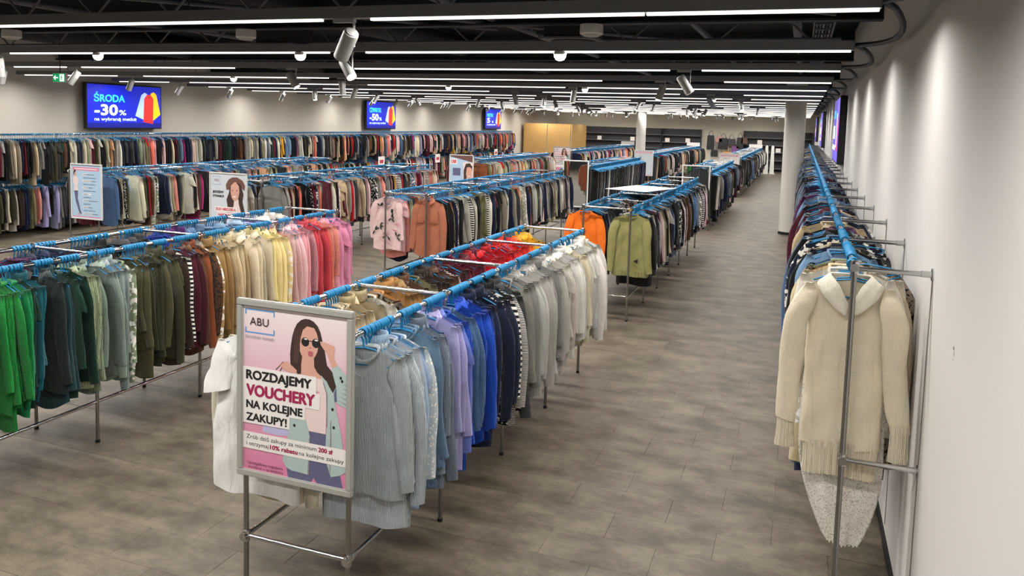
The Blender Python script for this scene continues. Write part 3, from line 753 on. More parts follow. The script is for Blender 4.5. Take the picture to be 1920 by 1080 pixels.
def hang(items, x, y0, y1, h, where, anchor, group, seed, detail=True, hangers=True, clump=0.3, flip=False, zrot=0.02, count_from_far=False, yawa=0.09):
    """hang a list of (colour, kind, pattern) along a rail at x"""
    r = random.Random(seed); n = len(items)
    ys = [y0 + (y1 - y0) * (i + 0.5) / n + r.uniform(-0.12, 0.12) * (y1 - y0) / n for i in range(n)]
    hy = list(ys); i = 0
    while i < n:
        m = r.randint(6, 12); g = list(range(i, min(n, i + m))); cyy = sum(ys[j] for j in g) / len(g)
        for j in g: hy[j] = cyy + (ys[j] - cyy) * (1 - clump * r.uniform(0.75, 1))
        i += m
    for i, (c, k, p) in enumerate(items):
        var = r.choice(KIND[k]); col = shade(r, LINC[c])
        tilt = math.atan((ys[i] - hy[i]) / 0.9)
        rz = r.uniform(-zrot, zrot) + yawa * math.sin(0.19 * i + seed) + 0.5 * yawa * math.sin(0.08 * i + 2 * seed) + (PI if flip else 0)
        nb = items[i - 1] if i else None
        o_n = n - i if count_from_far else i + 1
        kw = KW.get(k, k); pw = PATW[p]
        if pw == 'plain': pw = ''
        lb = ' '.join(('%s %s %s %s from the %s on %s' % (c, pw, kw, nth(o_n), anchor, where)).split())
        M = Matrix.Translation((x, hy[i], h)) @ Matrix.Rotation(-tilt if not flip else -tilt, 4, 'X') @ Matrix.Rotation(rz, 4, 'Z')
        MH = M.copy(); st_ = detail and p in ('stripe', 'leopard', 'floral'); M = M @ Matrix.Translation((0.03 if st_ else r.uniform(-0.018, 0.018), 0, 0)) @ Matrix.Diagonal((1.12 if st_ else r.uniform(0.93, 1.1), 1, r.uniform(0.93, 1.07), 1))
        if detail:
            o = ob(k, var['body'], FAB[p], None, None, None, col)
            for sm in var['sleeves']: ob('sleeve', r.choice(sm), FAB[p], o, None, None, col)
            if var['collar']: ob('waistband' if k == 'trousers' else 'collar', var['collar'], FAB['rib' if p in ('rib', 'knit', 'cable') else 'plain'], o, None, None, col)
        else:
            o = ob(k, var['low'], FAB[p], None, None, None, col)
        o.matrix_world = M
        tag(o, lb, CAT.get(k, k), group)
        if (hangers is True) or (hangers and i < hangers):
            hgr = ob('hanger', HANGER, PLASTIC_BLUE); hgr.matrix_world = Matrix.Translation((x, hy[i], h)) @ Matrix.Rotation(-tilt, 4, 'X') @ Matrix.Rotation(rz + (0 if r.random() < 0.85 else PI), 4, 'Z')
            tag(hgr, ' '.join(('blue hanger with %s %s %s from the %s on %s' % (c, kw, nth(o_n), anchor, where)).split()), 'hanger', 'blue hangers: ' + group)
        else:
            STUFF_H.append(MH)
STUFF_H = []   # hanger transforms joined below
STUFF_G = []   # (arr, transform, colour)

r = random.Random(11)
A1 = seq(r, 'pale blue grey:1:rib:sweater,pale blue grey:1:rib:cardigan,pale blue grey:1,light blue:1:rib:turtleneck,pale blue grey:1,light blue:1,steel blue:1,pale blue grey:1:dots:blouse,steel blue:2,blue grey:2,blue grey:1::shirt,denim blue:1,lavender:2,periwinkle:1,royal blue:2,denim blue:1,royal blue:3,deep blue:1,navy:3,navy:1:dots:blouse,navy:1,black:1:dots:blouse,black:1:stripe:sweater,black:1,black:1:finestripe:cardigan,charcoal:1:finestripe:sweater,charcoal:2,grey:5,light grey:7,grey:2,light grey:5,off white:4,white:5,cream:3,off white:3,white:4,cream:3,white:2', 0.65, 0.0)
A1 = [(c, k, p or 'plain') for c, k, p in A1]
hang(A1, -1.99, 3.30, 7.47, RAIL_H, 'aisle rail', 'voucher sign', 'clothes on the aisle rail behind the voucher sign', 1, zrot=0.025)
A2 = seq(r, 'off white:2,cream:4,beige:5,sand:2,beige:2,off white:1:floral:blouse,tan:1,taupe:1:leopard:blouse,camel:5,tan:1,brown:3,khaki:1,dark brown:4,brown:2,wine:3,dark brown:1,burgundy:5,magenta:1,red:2,burgundy:1,red:8,scarlet:7,orange:2,mustard:5,yellow:1', 0.6, 0.06)
hang(A2, -2.60, 3.45, 7.47, RAIL_H, 'inner rail', 'voucher sign', 'clothes on the inner rail behind the voucher sign', 2, zrot=0.025, hangers=45)
L1 = seq(r, 'bright green:4,emerald:1:plain:t_shirt,green:2,green:2:cable:sweater,emerald:2,dark green:1,teal:1,dark slate:1,petrol:1,dark green:2,pale sage:1:cable:sweater,sage:2,grey green:3,mint grey:3,sage:1:floral:blouse,olive:2,dark olive:3,olive:2,dark brown:2,black:1:stripe:sweater,wine:1,brown:2,rust:1,brown:1:leopard:blouse,tan:1:floral:blouse,taupe:1:check:shirt,tan:2,sand:2,beige:3,sand:1,cream:4,pale yellow:4,pale yellow:1:floral:blouse,peach:2,pale pink:3,pink:3,coral red:4,coral:2,salmon:2,pink:1,mauve pink:4', 0.65, 0.0)
L1 = [(c, k, p or 'plain') for c, k, p in L1]
hang(L1, -4.85, 3.15, 7.53, RAIL_H, 'near left rail', 'pink end', 'green to pink clothes on the left front rack', 3, count_from_far=True)
L2 = seq(r, 'magenta:3,plum:5,purple:5,wine:3,plum:4,navy:6,black:6,charcoal:4,deep blue:4,purple:2,denim blue:4,steel blue:4,light blue:5,lavender:3,white:5,off white:3', 0.6, 0.08)
hang(L2, -5.48, 2.9, 7.50, RAIL_H, 'far left rail', 'white end', 'purple to white clothes on the left front rack', 4, count_from_far=True, flip=True, hangers=0)
B1 = [('rust', 'shirt', 'plain')] + [(r.choice(LIGHTMIX + MULTI[:20]),) + pick(r, 0.5, 0.2) for _ in range(109)]
C1 = [('khaki', 'sweater', 'plain')] + [(r.choice(DARKS + LIGHTMIX[:8]),) + pick(r, 0.5, 0.2) for _ in range(104)]
C2 = [(r.choice(DARKS),) + pick(r, 0.5, 0.15) for _ in range(90)]
E1 = [(r.choice(MULTI),) + pick(r, 0.6, 0.12) for _ in range(95)]
D1 = [(r.choice(MULTI + LIGHTMIX),) + pick(r, 0.6, 0.12) for _ in range(105)]
hang(B1[1:], -4.86, 10.02, 16.45, RAIL_H, 'its near rail', 'rust shirt', 'mixed clothes behind the rust shirt', 5, detail=False, hangers=False)
hang(C1[1:], -1.98, 9.95, 16.45, RAIL_H, 'its aisle rail', 'olive sweater', 'dark clothes behind the olive sweater', 6, detail=False, hangers=False)
hang(C2, -2.59, 9.95, 16.45, RAIL_H, 'its inner rail', 'orange sweater', 'dark clothes behind the orange sweater', 7, detail=False, hangers=False)
hang(E1, -7.97, 10.4, 16.35, RAIL_H, 'its near rail', 'woman in hat sign', 'mixed clothes behind the sign of the woman in a hat', 8, detail=False, hangers=False)
hang(D1, -11.03, 10.1, 16.85, RAIL_H, 'its near rail', 'blue list sign', 'mixed clothes behind the blue list sign', 9, detail=False, hangers=False)
R1 = [('off white', 'blouse', 'plain'), ('cream', 'sweater', 'cable'), ('off white', 'blouse', 'floral'), ('beige', 'dress', 'plain'), ('peach', 'blouse', 'plain'), ('taupe', 'dress', 'leopard'), ('khaki', 'dress', 'plain'), ('sage', 'dress', 'plain'), ('petrol', 'dress', 'plain'), ('denim blue', 'dress', 'plain'), ('navy', 'dress', 'plain'), ('steel blue', 'dress', 'plain'), ('black', 'dress', 'plain'), ('khaki', 'dress', 'plain')]
R1 += [(r.choice(['navy', 'black', 'denim blue', 'steel blue', 'charcoal', 'blue grey', 'plum', 'grey', 'wine', 'black', 'navy', 'beige', 'dark green', 'pale blue grey']), r.choice(['dress', 'dress', 'cardigan', 'blouse', 'jacket']), r.choice(['plain', 'plain', 'plain', 'knit', 'rib', 'plain', 'plain', 'floral'])) for _ in range(48)]
hang(R1[:20], 0.268, 4.28, 5.55, WALL_RAIL_H, 'the wall rail', 'cream tunic', 'long clothes on the right wall rail', 10, zrot=0.04)
hang(R1[20:], 0.268, 5.58, 9.3, WALL_RAIL_H, 'the wall rail', 'wide blue stretch', 'dark clothes further along the right wall rail', 12, detail=True, hangers=False, zrot=0.04)

# garments further back: past the countable ones, joined
def far_row(x, y0, y1, h, pal, pitch, kinds, seed, zrot=0.04, hangers=True):
    r = random.Random(seed); n = int((y1 - y0) / pitch)
    for i in range(n):
        y = y0 + (i + 0.5) * pitch + r.uniform(-0.012, 0.012)
        M = Matrix.Translation((x, y, h)) @ Matrix.Rotation(r.uniform(-0.02, 0.02), 4, 'X') @ Matrix.Rotation(r.uniform(-zrot, zrot), 4, 'Z')
        STUFF_G.append((r.choice(KIND[r.choice(kinds)])['arr'], M @ Matrix.Translation((r.uniform(-0.03, 0.03), 0, 0)) @ Matrix.Diagonal((r.uniform(0.85, 1.12), 1, r.uniform(0.78, 1.1) if h > 1.2 else r.uniform(0.88, 1.08), 1)), shade(r, LINC[r.choice(pal)], 0.2)))
        if hangers:
            STUFF_H.append(M)
            if pitch >= 0.07: STUFF_H.append(Matrix.Translation((0, pitch / 2, 0)) @ M)
TOPS = ['sweater', 'shirt', 'blouse', 't_shirt', 'cardigan', 'jacket', 'hoodie']
far_row(-5.5, 9.98, 16.4, RAIL_H, LIGHTMIX, 0.075, TOPS, 21)
far_row(-8.62, 10.4, 16.3, RAIL_H, MULTI, 0.075, TOPS, 22)
far_row(-11.68, 10.1, 16.8, RAIL_H, MULTI, 0.075, TOPS, 23)
far_row(-4.88, 19.1, 25.2, RAIL_H, DARKS, 0.07, ['trousers'], 24)
far_row(-5.55, 19.1, 25.2, RAIL_H, DARKS, 0.09, ['trousers'], 25)
far_row(-8.0, 19.3, 25.4, RAIL_H, LIGHTMIX, 0.07, TOPS, 26)
far_row(-8.62, 19.3, 25.4, RAIL_H, LIGHTMIX, 0.1, TOPS, 27)
far_row(-2.03, 19.5, 25.7, RAIL_H, DARKS, 0.07, ['trousers', 'trousers', 'jacket'], 28)
far_row(-2.66, 19.5, 25.7, RAIL_H, DARKS, 0.09, ['trousers'], 29)
far_row(-8.1, 28.8, 39.9, RAIL_H, MULTI + LIGHTMIX, 0.085, TOPS, 30)
far_row(-8.75, 28.8, 39.9, RAIL_H, DARKS, 0.14, TOPS, 31)
far_row(-5.12, 29.1, 42.9, RAIL_H, DARKS + LIGHTMIX, 0.085, ['trousers', 'jacket', 'cardigan'], 32)
far_row(-5.75, 29.1, 42.9, RAIL_H, DARKS, 0.14, ['trousers', 'jacket'], 33)
far_row(-2.03, 29.4, 43.9, RAIL_H, DARKS + ['brown', 'rust', 'tan', 'off white'], 0.085, ['trousers', 'jacket', 'cardigan'], 34)
far_row(-2.7, 29.4, 43.9, RAIL_H, DARKS, 0.14, ['jacket'], 35)
far_row(0.268, 9.35, 36.0, WALL_RAIL_H, ['navy', 'black', 'denim blue', 'steel blue', 'charcoal', 'blue grey', 'plum', 'grey', 'beige'], 0.075, ['dress', 'cardigan', 'jacket'], 36, 0.05)
far_row(WX, 9.1, 38.3, WZ1, MULTI, 0.075, TOPS, 37)
far_row(WX, 9.1, 38.3, WZ2, MULTI, 0.08, TOPS, 38)

def join_stuff(name, parts, m, cols=None):
    nv = sum(len(a[0]) for a, *_ in parts)
    V = np.empty((nv, 3)); C = np.ones((nv, 4)); Fc = []; k = 0
    for it in parts:
        (va, fa), M = it[0], np.array(it[1]); n = len(va)
        V[k:k + n] = va @ M[:3, :3].T + M[:3, 3]
        if cols: C[k:k + n, :3] = it[2]
        Fc += [tuple(q + k for q in f) for f in fa]; k += n
    me = bpy.data.meshes.new(name); me.from_pydata(V.tolist(), [], Fc); me.materials.append(m)
    me.polygons.foreach_set('use_smooth', [True] * len(me.polygons))
    if cols:
        at = me.color_attributes.new('Col', 'FLOAT_COLOR', 'POINT'); at.data.foreach_set('color', C.ravel())
    me.update()
    o = bpy.data.objects.new(name, me); COL.objects.link(o); o['kind'] = 'stuff'
    return o
o = join_stuff('hanging_clothes', STUFF_G, FAB_STUFF, True)
tag(o, 'densely packed second hand clothes on the wall racks and the far racks', 'clothes')
o = join_stuff('hangers', [(HANG_ARR, M) for M in STUFF_H], PLASTIC_BLUE)
tag(o, 'tightly packed blue plastic hangers on the rails further back', 'hangers')
# ------------------------------------------------------------------ single garments at the rack ends
for o in list(bpy.data.objects):
    if o.parent is None and o.get('label', '').endswith('1st from the voucher sign on aisle rail') and o.get('category') != 'hanger':
        ob('care_label', MB().box(0.085, 0.115, -0.022, -0.017, -0.80, -0.765).mesh('care_label'), mat('red_label_small', '#c8332a', 0.7), o); break
def special(name, label, cat, loc, col, p, L, sw, hw, slen, out, neck, drop, seed, collar, a0=0.062, a1=0.042, short=False, fold=0.012, tail=0.0, ty=0.03, rot=0.0, ribhem=None, cuffs=False, front=-0.012):
    t = thing(name, label, cat, loc, (0, 0, rot))
    c = lin(PAL.get(col, col))
    ob('body', smooth_mesh('body', *body_arrays(seed, sw=sw, L=L, hw=hw, ty=ty, neck=neck, drop=drop, fold=fold, nu=27, nv=20, tail=tail, kf=4.2)), FAB[p], t, color=c)
    for s in (-1, 1):
        V, Fc = sleeve_arrays(seed + 3 + s, s, sw, slen, a0, a1, out=out, nr=18, seg=14, short=short, bmax=0.026)
        V = [(q[0], q[1] + front * min(1, (-q[2] - 0.1) * 8), q[2]) for q in V]
        sl = ob('sleeve', smooth_mesh('sleeve', V, Fc), FAB[p], t, color=c)
        if cuffs:
            zc = shoulder_z(sw - 0.02) + 0.012 - slen
            xe = s * (sw + out + 0.02 - a1 * 0.9)
            b = MB(); n = 56; V = []
            for zq, k in ((zc + 0.045, 0.86), (zc + 0.01, 0.8), (zc - 0.06, 0.82), (zc - 0.14, 0.95)):
                for j in range(n):
                    th = 2 * PI * j / n; rb_ = 1 + (0.05 if j % 4 < 2 else -0.05); V.append((xe + a1 * k * rb_ * math.cos(th), front - 0.008 + 0.021 * rb_ * math.sin(th), zq))
            b.add(V, [(i * n + j, i * n + (j + 1) % n, (i + 1) * n + (j + 1) % n, (i + 1) * n + j) for i in range(3) for j in range(n)])
            ob('cuff', b.mesh('cuff', smooth=True), FAB['rib'], sl, color=c)
    if collar: ob('collar', collar, FAB['rib' if p in ('rib', 'knit') else 'plain'], t, color=c)
    if ribhem:
        z1, z2, wq = ribhem; V = []; n = 120
        for z, k in ((z1, 1.0), ((z1 + z2) / 2, 0.97), (z2, 0.98)):
            for j in range(n):
                th = 2 * PI * j / n; V.append((wq * k * math.cos(th), 0.032 * math.sin(th) * (1 + (0.16 if j % 4 < 2 else -0.16)), z + 0.006 * math.sin(3 * th)))
        b = MB(); b.add(V, [(i * n + j, i * n + (j + 1) % n, (i + 1) * n + (j + 1) % n, (i + 1) * n + j) for i in range(2) for j in range(n)])
        ob('ribbed_hem', b.mesh('ribbed_hem', smooth=True), FAB['rib'], t, color=c)
    return t
# cream tunic with a wide folded collar on the right
t = special('tunic_sweater', 'long cream knitted tunic with wide pointed collar at the front of the wall rail', 'sweater', (0.258, 4.17, WALL_RAIL_H), '#e6dac0', 'knit', 0.93, 0.2, 0.185, 0.70, 0.085, 0.085, 0.15, 77, None, a0=0.062, a1=0.05, ribhem=(-0.90, -1.07, 0.175), cuffs=True, ty=0.026, fold=0.006, front=-0.022)
b = MB()
for s in (-1, 1):
    P = [(s * 0.012, -0.042, -0.245), (s * 0.004, -0.034, -0.20), (s * 0.05, -0.028, -0.105), (s * 0.085, -0.004, -0.066), (s * 0.088, 0.022, -0.06), (s * 0.002, 0.03, -0.055),
         (s * 0.002, 0.036, -0.07), (s * 0.115, 0.028, -0.085), (s * 0.15, -0.006, -0.112), (s * 0.12, -0.04, -0.165), (s * 0.06, -0.05, -0.225), (s * 0.014, -0.05, -0.255)]
    q = [(0, 1, 10, 11), (1, 2, 9, 10), (2, 3, 8, 9), (3, 4, 7, 8), (4, 5, 6, 7)]
    b.add(P, q if s > 0 else [tuple(reversed(f)) for f in q])
cm = b.mesh('collar', smooth=True)
bm = bmesh.new(); bm.from_mesh(cm); bmesh.ops.subdivide_edges(bm, edges=bm.edges, cuts=2, use_grid_fill=True, smooth=0.4); bmesh.ops.solidify(bm, geom=bm.faces[:], thickness=0.008); bm.to_mesh(cm); bm.free()
cm.polygons.foreach_set('use_smooth', [True] * len(cm.polygons))
ob('collar', cm, FAB['knit'], t, color=lin('#f0e9d6'))
def lace():
    q = NT('ivory_lace'); tc = q.n('ShaderNodeTexCoord'); nz = q.n('ShaderNodeTexNoise'); wv = q.n('ShaderNodeTexVoronoi', feature='DISTANCE_TO_EDGE'); bp = q.n('ShaderNodeBump'); cr = q.n('ShaderNodeValToRGB'); vm = q.n('ShaderNodeMix', data_type='RGBA'); vm.inputs[0].default_value = 0.06
    nz.inputs['Scale'].default_value = 30; nz.inputs['Detail'].default_value = 3; wv.inputs['Scale'].default_value = 75
    q.l(tc.outputs['Object'], nz.inputs['Vector']); q.l(tc.outputs['Object'], vm.inputs[6]); q.l(nz.outputs['Color'], vm.inputs[7]); q.l(vm.outputs[2], wv.inputs['Vector']); q.l(wv.outputs['Distance'], cr.inputs[0])
    cr.color_ramp.elements[0].color = (*lin('#ece7dc'), 1); cr.color_ramp.elements[0].position = 0.08; cr.color_ramp.elements[1].color = (*lin('#b9b2a8'), 1); cr.color_ramp.elements[1].position = 0.3
    q.l(cr.outputs[0], q.b.inputs['Base Color']); bp.invert = True; bp.inputs['Strength'].default_value = 0.6; bp.inputs['Distance'].default_value = 0.004; q.l(wv.outputs['Distance'], bp.inputs['Height']); q.l(bp.outputs[0], q.b.inputs['Normal']); q.val('Roughness', 0.85)
    return q.m
t = thing('lace_dress', 'long ivory lace dress tapering to a scalloped hem behind the cream tunic', 'dress', (0.268, 4.235, WALL_RAIL_H))
V, Fc = body_arrays(5, sw=0.2, L=1.46, hw=0.2, ty=0.024, fold=0.012, nu=31, nv=26, hemwave=0.0)
V2 = []
for x, y, z in V:
    d = max(0, (-z - 0.95) / 0.5); k = 1 - 0.62 * d * d
    V2.append((0.03 * d + x * k, y - 0.012 * d, z + (0.02 * abs(math.sin(x * 60)) if d > 0.95 else 0)))
lc = lace(); ob('skirt', smooth_mesh('skirt', V2, Fc), lc, t)
lh = tag(ob('hanger', HANGER, PLASTIC_BLUE, None, (0.268, 4.235, WALL_RAIL_H)), 'blue plastic hanger of the ivory lace dress on the wall rail', 'hanger', 'blue hangers: long clothes on the right wall rail')
lh = tag(ob('hanger', HANGER, PLASTIC_BLUE, None, (0.258, 4.17, WALL_RAIL_H)), 'blue plastic hanger of the cream tunic at the wall rail front', 'hanger', 'blue hangers: long clothes on the right wall rail')
# bare hangers sticking out towards the right wall
for k, (y, rz) in enumerate(((4.42, 0.25), (4.62, -0.2), (5.3, 0.2))):
    hg = ob('hanger', HANGER, PLASTIC_BLUE, None, (0.275, y, WALL_RAIL_H), (0, -0.32, rz))
    tag(hg, 'blue plastic hanger turned towards the right wall, %s behind the cream tunic' % ORD[k], 'hanger', 'blue hangers: long clothes on the right wall rail')
special('white_t_shirt', 'large plain white T-shirt half hidden behind the voucher sign', 't-shirt', (-2.60, 3.315, RAIL_H), '#e9e8e4', 'plain', 0.93, 0.235, 0.275, 0.27, 0.08, 0.09, 0.06, 91, C_CREW, a0=0.08, short=True, fold=0.012, ty=0.022, front=0.0)
hd_ = special('cream_hoodie', 'cream sweatshirt with long sleeves behind the white T-shirt', 'sweater', (-2.60, 3.385, RAIL_H), '#d9d2ba', 'plain', 0.97, 0.22, 0.25, 0.86, 0.1, 0.085, 0.05, 92, C_CREW, a0=0.07, a1=0.045, fold=0.01, ty=0.022, front=0.0)
ob('care_label', MB().box(0.10, 0.135, -0.034, -0.03, -0.955, -0.925).mesh('care_label'), mat('red_label', '#c8332a', 0.7), hd_)
for y, lb in ((3.315, 'white T-shirt'), (3.385, 'cream sweatshirt')):
    tag(ob('hanger', HANGER, PLASTIC_BLUE, None, (-2.6, y, RAIL_H)), 'blue plastic hanger of the large %s behind the voucher sign' % lb, 'hanger', 'blue hangers at the rack ends')
# floral blouse, rust shirt, orange and olive sweaters
t = special('floral_blouse', 'pale pink blouse with dark leaf print at the end of its rack', 'blouse', (-5.5, 9.92, RAIL_H), '#e3c4c2', 'plain', 0.82, 0.21, 0.225, 0.56, 0.045, 0.085, 0.16, 31, C_V, fold=0.016)
LEAF = mat('leaf_print', '#26382f', 0.85); LEAFP = mat('pink_stem_print', '#c66a78', 0.85)
rr = random.Random(4)
def leafpoly(cx, cz, ln, a, wd):
    return [(cx + (q * ln) * math.cos(a) - s * wd * math.sin(a) * math.sin(PI * q), cz + (q * ln) * math.sin(a) + s * wd * math.cos(a) * math.sin(PI * q)) for q, s in ((0, 0), (0.3, 1), (0.65, 1), (1, 0), (0.65, -1), (0.3, -1))]
for (cx, cz) in ((-0.1, -0.2), (0.09, -0.3), (-0.1, -0.47), (0.08, -0.36), (-0.18, -0.55), (0.17, -0.62), (0.02, -0.62)):
    for k in range(3):
        flat(leafpoly(cx, cz, rr.uniform(0.06, 0.09), rr.uniform(0, 6.28), 0.014), LEAF, t, -0.047, 'leaf_print')
for (cx, cz) in ((-0.06, -0.6), (0.08, -0.52), (0.0, -0.7), (-0.12, -0.66), (0.12, -0.45)):
    for k in range(2): flat(leafpoly(cx, cz, 0.12, rr.uniform(-0.6, 0.9), 0.004), LEAFP, t, -0.046, 'stem_print')
t = special('rust_shirt', 'rust brown long sleeve shirt with chest pockets at the end of its rack', 'shirt', (-4.86, 9.93, RAIL_H), '#a9694f', 'plain', 0.90, 0.212, 0.225, 0.66, 0.05, 0.08, 0.03, 41, C_SHIRT, tail=0.09, fold=0.008)
RD = mat('rust_seam', '#7d4936', 0.9)
for s in (-1, 1):
    b = MB().prism([(s * 0.05, -0.36), (s * 0.16, -0.36), (s * 0.16, -0.335), (s * 0.105, -0.32 - 0.055), (s * 0.05, -0.335)][:2] + [(s * 0.16, -0.385), (s * 0.105, -0.4), (s * 0.05, -0.385)], -0.049, -0.038)
    ob('pocket_flap', b.mesh('pocket_flap'), FAB['plain'], t, color=lin('#a4644a'))
ob('button_placket', MB().box(-0.017, 0.017, -0.046, -0.03, -0.86, -0.14).mesh('button_placket'), FAB['plain'], t, color=lin('#a4644a'))
bt = MB().tube([(0, -0.049, 0), (0, -0.045, 0)], 0.007, 10).mesh('button')
for k in range(6): ob('button', bt, RD, t, (0, 0, -0.2 - 0.11 * k))
special('orange_sweater', 'bright orange round neck sweater at the end of its rack', 'sweater', (-2.59, 9.87, RAIL_H), '#e8701c', 'plain', 0.84, 0.215, 0.235, 0.68, 0.055, 0.085, 0.1, 51, collar_mesh('crew', 0.085, 0.1), fold=0.012)
t = special('olive_sweater', 'light olive green sweater with a small dark triangle at the rack end', 'sweater', (-1.98, 9.87, RAIL_H), '#8d8a57', 'plain', 0.86, 0.215, 0.24, 0.70, 0.055, 0.08, 0.05, 61, collar_mesh('crew', 0.08, 0.05), fold=0.012, ribhem=(-0.80, -0.865, 0.235))
flat([(0.05, -0.66), (0.11, -0.63), (0.105, -0.69)], BLACKM, t, -0.052, 'triangle_print')
for x, y, lb in ((-5.5, 9.92, 'floral blouse'), (-4.86, 9.93, 'rust shirt'), (-2.59, 9.87, 'orange sweater'), (-1.98, 9.87, 'olive sweater')):
    tag(ob('hanger', HANGER, PLASTIC_BLUE, None, (x, y, RAIL_H)), 'blue plastic hanger of the %s at the rack end' % lb, 'hanger', 'blue hangers at the rack ends')

# ------------------------------------------------------------------ posters
INK = mat('black_print', '#1b1a1a', 0.7); WINE = mat('raspberry_print', '#9e1f4f', 0.7); WPR = mat('white_print', '#e9e4e0', 0.6); HAIR = mat('dark_brown_print', '#3a2722', 0.7, noise=0.25, nscale=30)
SKIN = mat('skin_print', '#d3a08d', 0.7, noise=0.06, nscale=12); MINT = mat('mint_print', '#a9bcb8', 0.7, noise=0.08, nscale=10); JEAN = mat('jeans_print', '#5f5f7d', 0.7, noise=0.18, nscale=40); BLUSH = mat('blush_print', '#e2cdca', 0.7)
LIP = mat('lip_print', '#b05a62', 0.7); BLUEP = mat('blue_print', '#5f93c9', 0.7); GREYPR = mat('grey_print', '#8c7f86', 0.7); LAV = mat('lavender_print', '#b9b3d6', 0.7); PINKP = mat('pink_print', '#d67a97', 0.7); SKYP = mat('sky_print', '#a9c4dc', 0.7); PALEG = mat('pale_print', '#c9d0d6', 0.7); REDP = mat('red_print', '#c23a4d', 0.7); HAT = mat('hat_print', '#6d4a40', 0.7)
def pinkgrad():
    q = NT('pink_gradient_print'); tc = q.n('ShaderNodeTexCoord'); sx = q.n('ShaderNodeSeparateXYZ'); cr = q.n('ShaderNodeValToRGB')
    q.l(tc.outputs['Object'], sx.inputs[0]); q.l(sx.outputs['Z'], cr.inputs[0])
    e = cr.color_ramp.elements; e[0].position = 0.05; e[0].color = (*lin('#d87fa3'), 1); e[1].position = 0.85; e[1].color = (*lin('#e5d8d8'), 1); m = cr.color_ramp.elements.new(0.5); m.color = (*lin('#dcaabb'), 1)
    q.l(cr.outputs[0], q.b.inputs['Base Color']); q.val('Roughness', 0.45); return q.m
PINKG = pinkgrad()
def frame_sign(x, y, z, wd, ht, label, frame_m, bg, fr=0.03, posts=True, cat='sign'):
    t = thing('poster_sign', label, cat, (x, y, z))
    b = MB()
    for (a, c, d, e) in ((0, wd, 0, fr), (0, wd, ht - fr, ht), (0, fr, fr, ht - fr), (wd - fr, wd, fr, ht - fr)):
        fm = bev(MB().box(a, c, -0.018, 0.012, d, e).mesh('frame_bar'), 0.005, 2); ob('frame_bar', fm, frame_m, t)
    ob('back_panel', MB().box(0.004, wd - 0.004, 0.002, 0.01, 0.004, ht - 0.004).mesh('back_panel'), GREYP, t)
    s = ob('poster_sheet', MB().box(fr - 0.003, wd - fr + 0.003, -0.003, 0.001, fr - 0.003, ht - fr + 0.003).mesh('poster_sheet'), bg, t)
    return t, s
ART = {
 'hair':[(0.395,0.845),(0.373,0.836),(0.35,0.816),(0.335,0.788),(0.323,0.75),(0.316,0.709),(0.311,0.662),(0.313,0.612),(0.324,0.59),(0.347,0.58),(0.355,0.566),(0.374,0.569),(0.378,0.604),(0.447,0.62),(0.462,0.589),(0.489,0.573),(0.526,0.549),(0.557,0.514),(0.575,0.533),(0.552,0.602),(0.522,0.631),(0.514,0.672),(0.506,0.714),(0.494,0.752),(0.483,0.79),(0.468,0.817),(0.445,0.837),(0.422,0.845)],
 'chest':[(0.381,0.658),(0.448,0.66),(0.45,0.614),(0.466,0.59),(0.492,0.571),(0.496,0.555),(0.47,0.528),(0.375,0.527),(0.376,0.617)],
 'face':[(0.411,0.81),(0.392,0.805),(0.381,0.784),(0.373,0.753),(0.368,0.716),(0.368,0.683),(0.376,0.664),(0.393,0.65),(0.416,0.643),(0.435,0.647),(0.454,0.664),(0.467,0.689),(0.473,0.716),(0.473,0.749),(0.464,0.781),(0.449,0.805)],
 'hand':[(0.483,0.745),(0.502,0.744),(0.524,0.741),(0.543,0.735),(0.562,0.731),(0.564,0.708),(0.559,0.678),(0.577,0.645),(0.579,0.637),(0.552,0.622),(0.536,0.656),(0.521,0.69),(0.502,0.71),(0.487,0.728)],
 'hand2':[(0.254,0.597),(0.273,0.614),(0.297,0.622),(0.314,0.609),(0.336,0.595),(0.351,0.584),(0.349,0.565),(0.316,0.567),(0.277,0.577)],
 'top':[(0.462,0.56),(0.496,0.558),(0.523,0.492),(0.518,0.289),(0.423,0.29),(0.395,0.353),(0.395,0.423),(0.482,0.42),(0.482,0.493),(0.459,0.496)],
 'blazer_r':[(0.488,0.58),(0.526,0.547),(0.56,0.511),(0.563,0.564),(0.548,0.621),(0.579,0.642),(0.607,0.619),(0.633,0.59),(0.635,0.437),(0.602,0.442),(0.566,0.459),(0.588,0.37),(0.604,0.307),(0.62,0.21),(0.635,0.12),(0.602,0.097),(0.55,0.08),(0.527,0.136),(0.518,0.225),(0.523,0.326),(0.519,0.492),(0.5,0.545)],
 'blazer_l':[(0.314,0.34),(0.405,0.347),(0.419,0.296),(0.43,0.257),(0.428,0.142),(0.424,0.067),(0.37,0.07),(0.323,0.072),(0.292,0.083),(0.27,0.114),(0.276,0.149),(0.299,0.153),(0.299,0.235)],
 'jeans':[(0.292,0.087),(0.302,0.032),(0.436,0.032),(0.451,0.058),(0.469,0.032),(0.618,0.032),(0.602,0.095),(0.55,0.08),(0.527,0.14),(0.518,0.289),(0.423,0.29),(0.428,0.142),(0.424,0.067)],
 'bag':[(0.152,0.283),(0.31,0.288),(0.299,0.245),(0.243,0.236),(0.148,0.24)],
 'box':[(0.034,0.566),(0.464,0.566),(0.463,0.483),(0.486,0.485),(0.483,0.403),(0.401,0.404),(0.399,0.34),(0.313,0.339),(0.31,0.278),(0.034,0.274)],
 'band':[(0.034,0.23),(0.636,0.23),(0.636,0.143),(0.034,0.143)]}
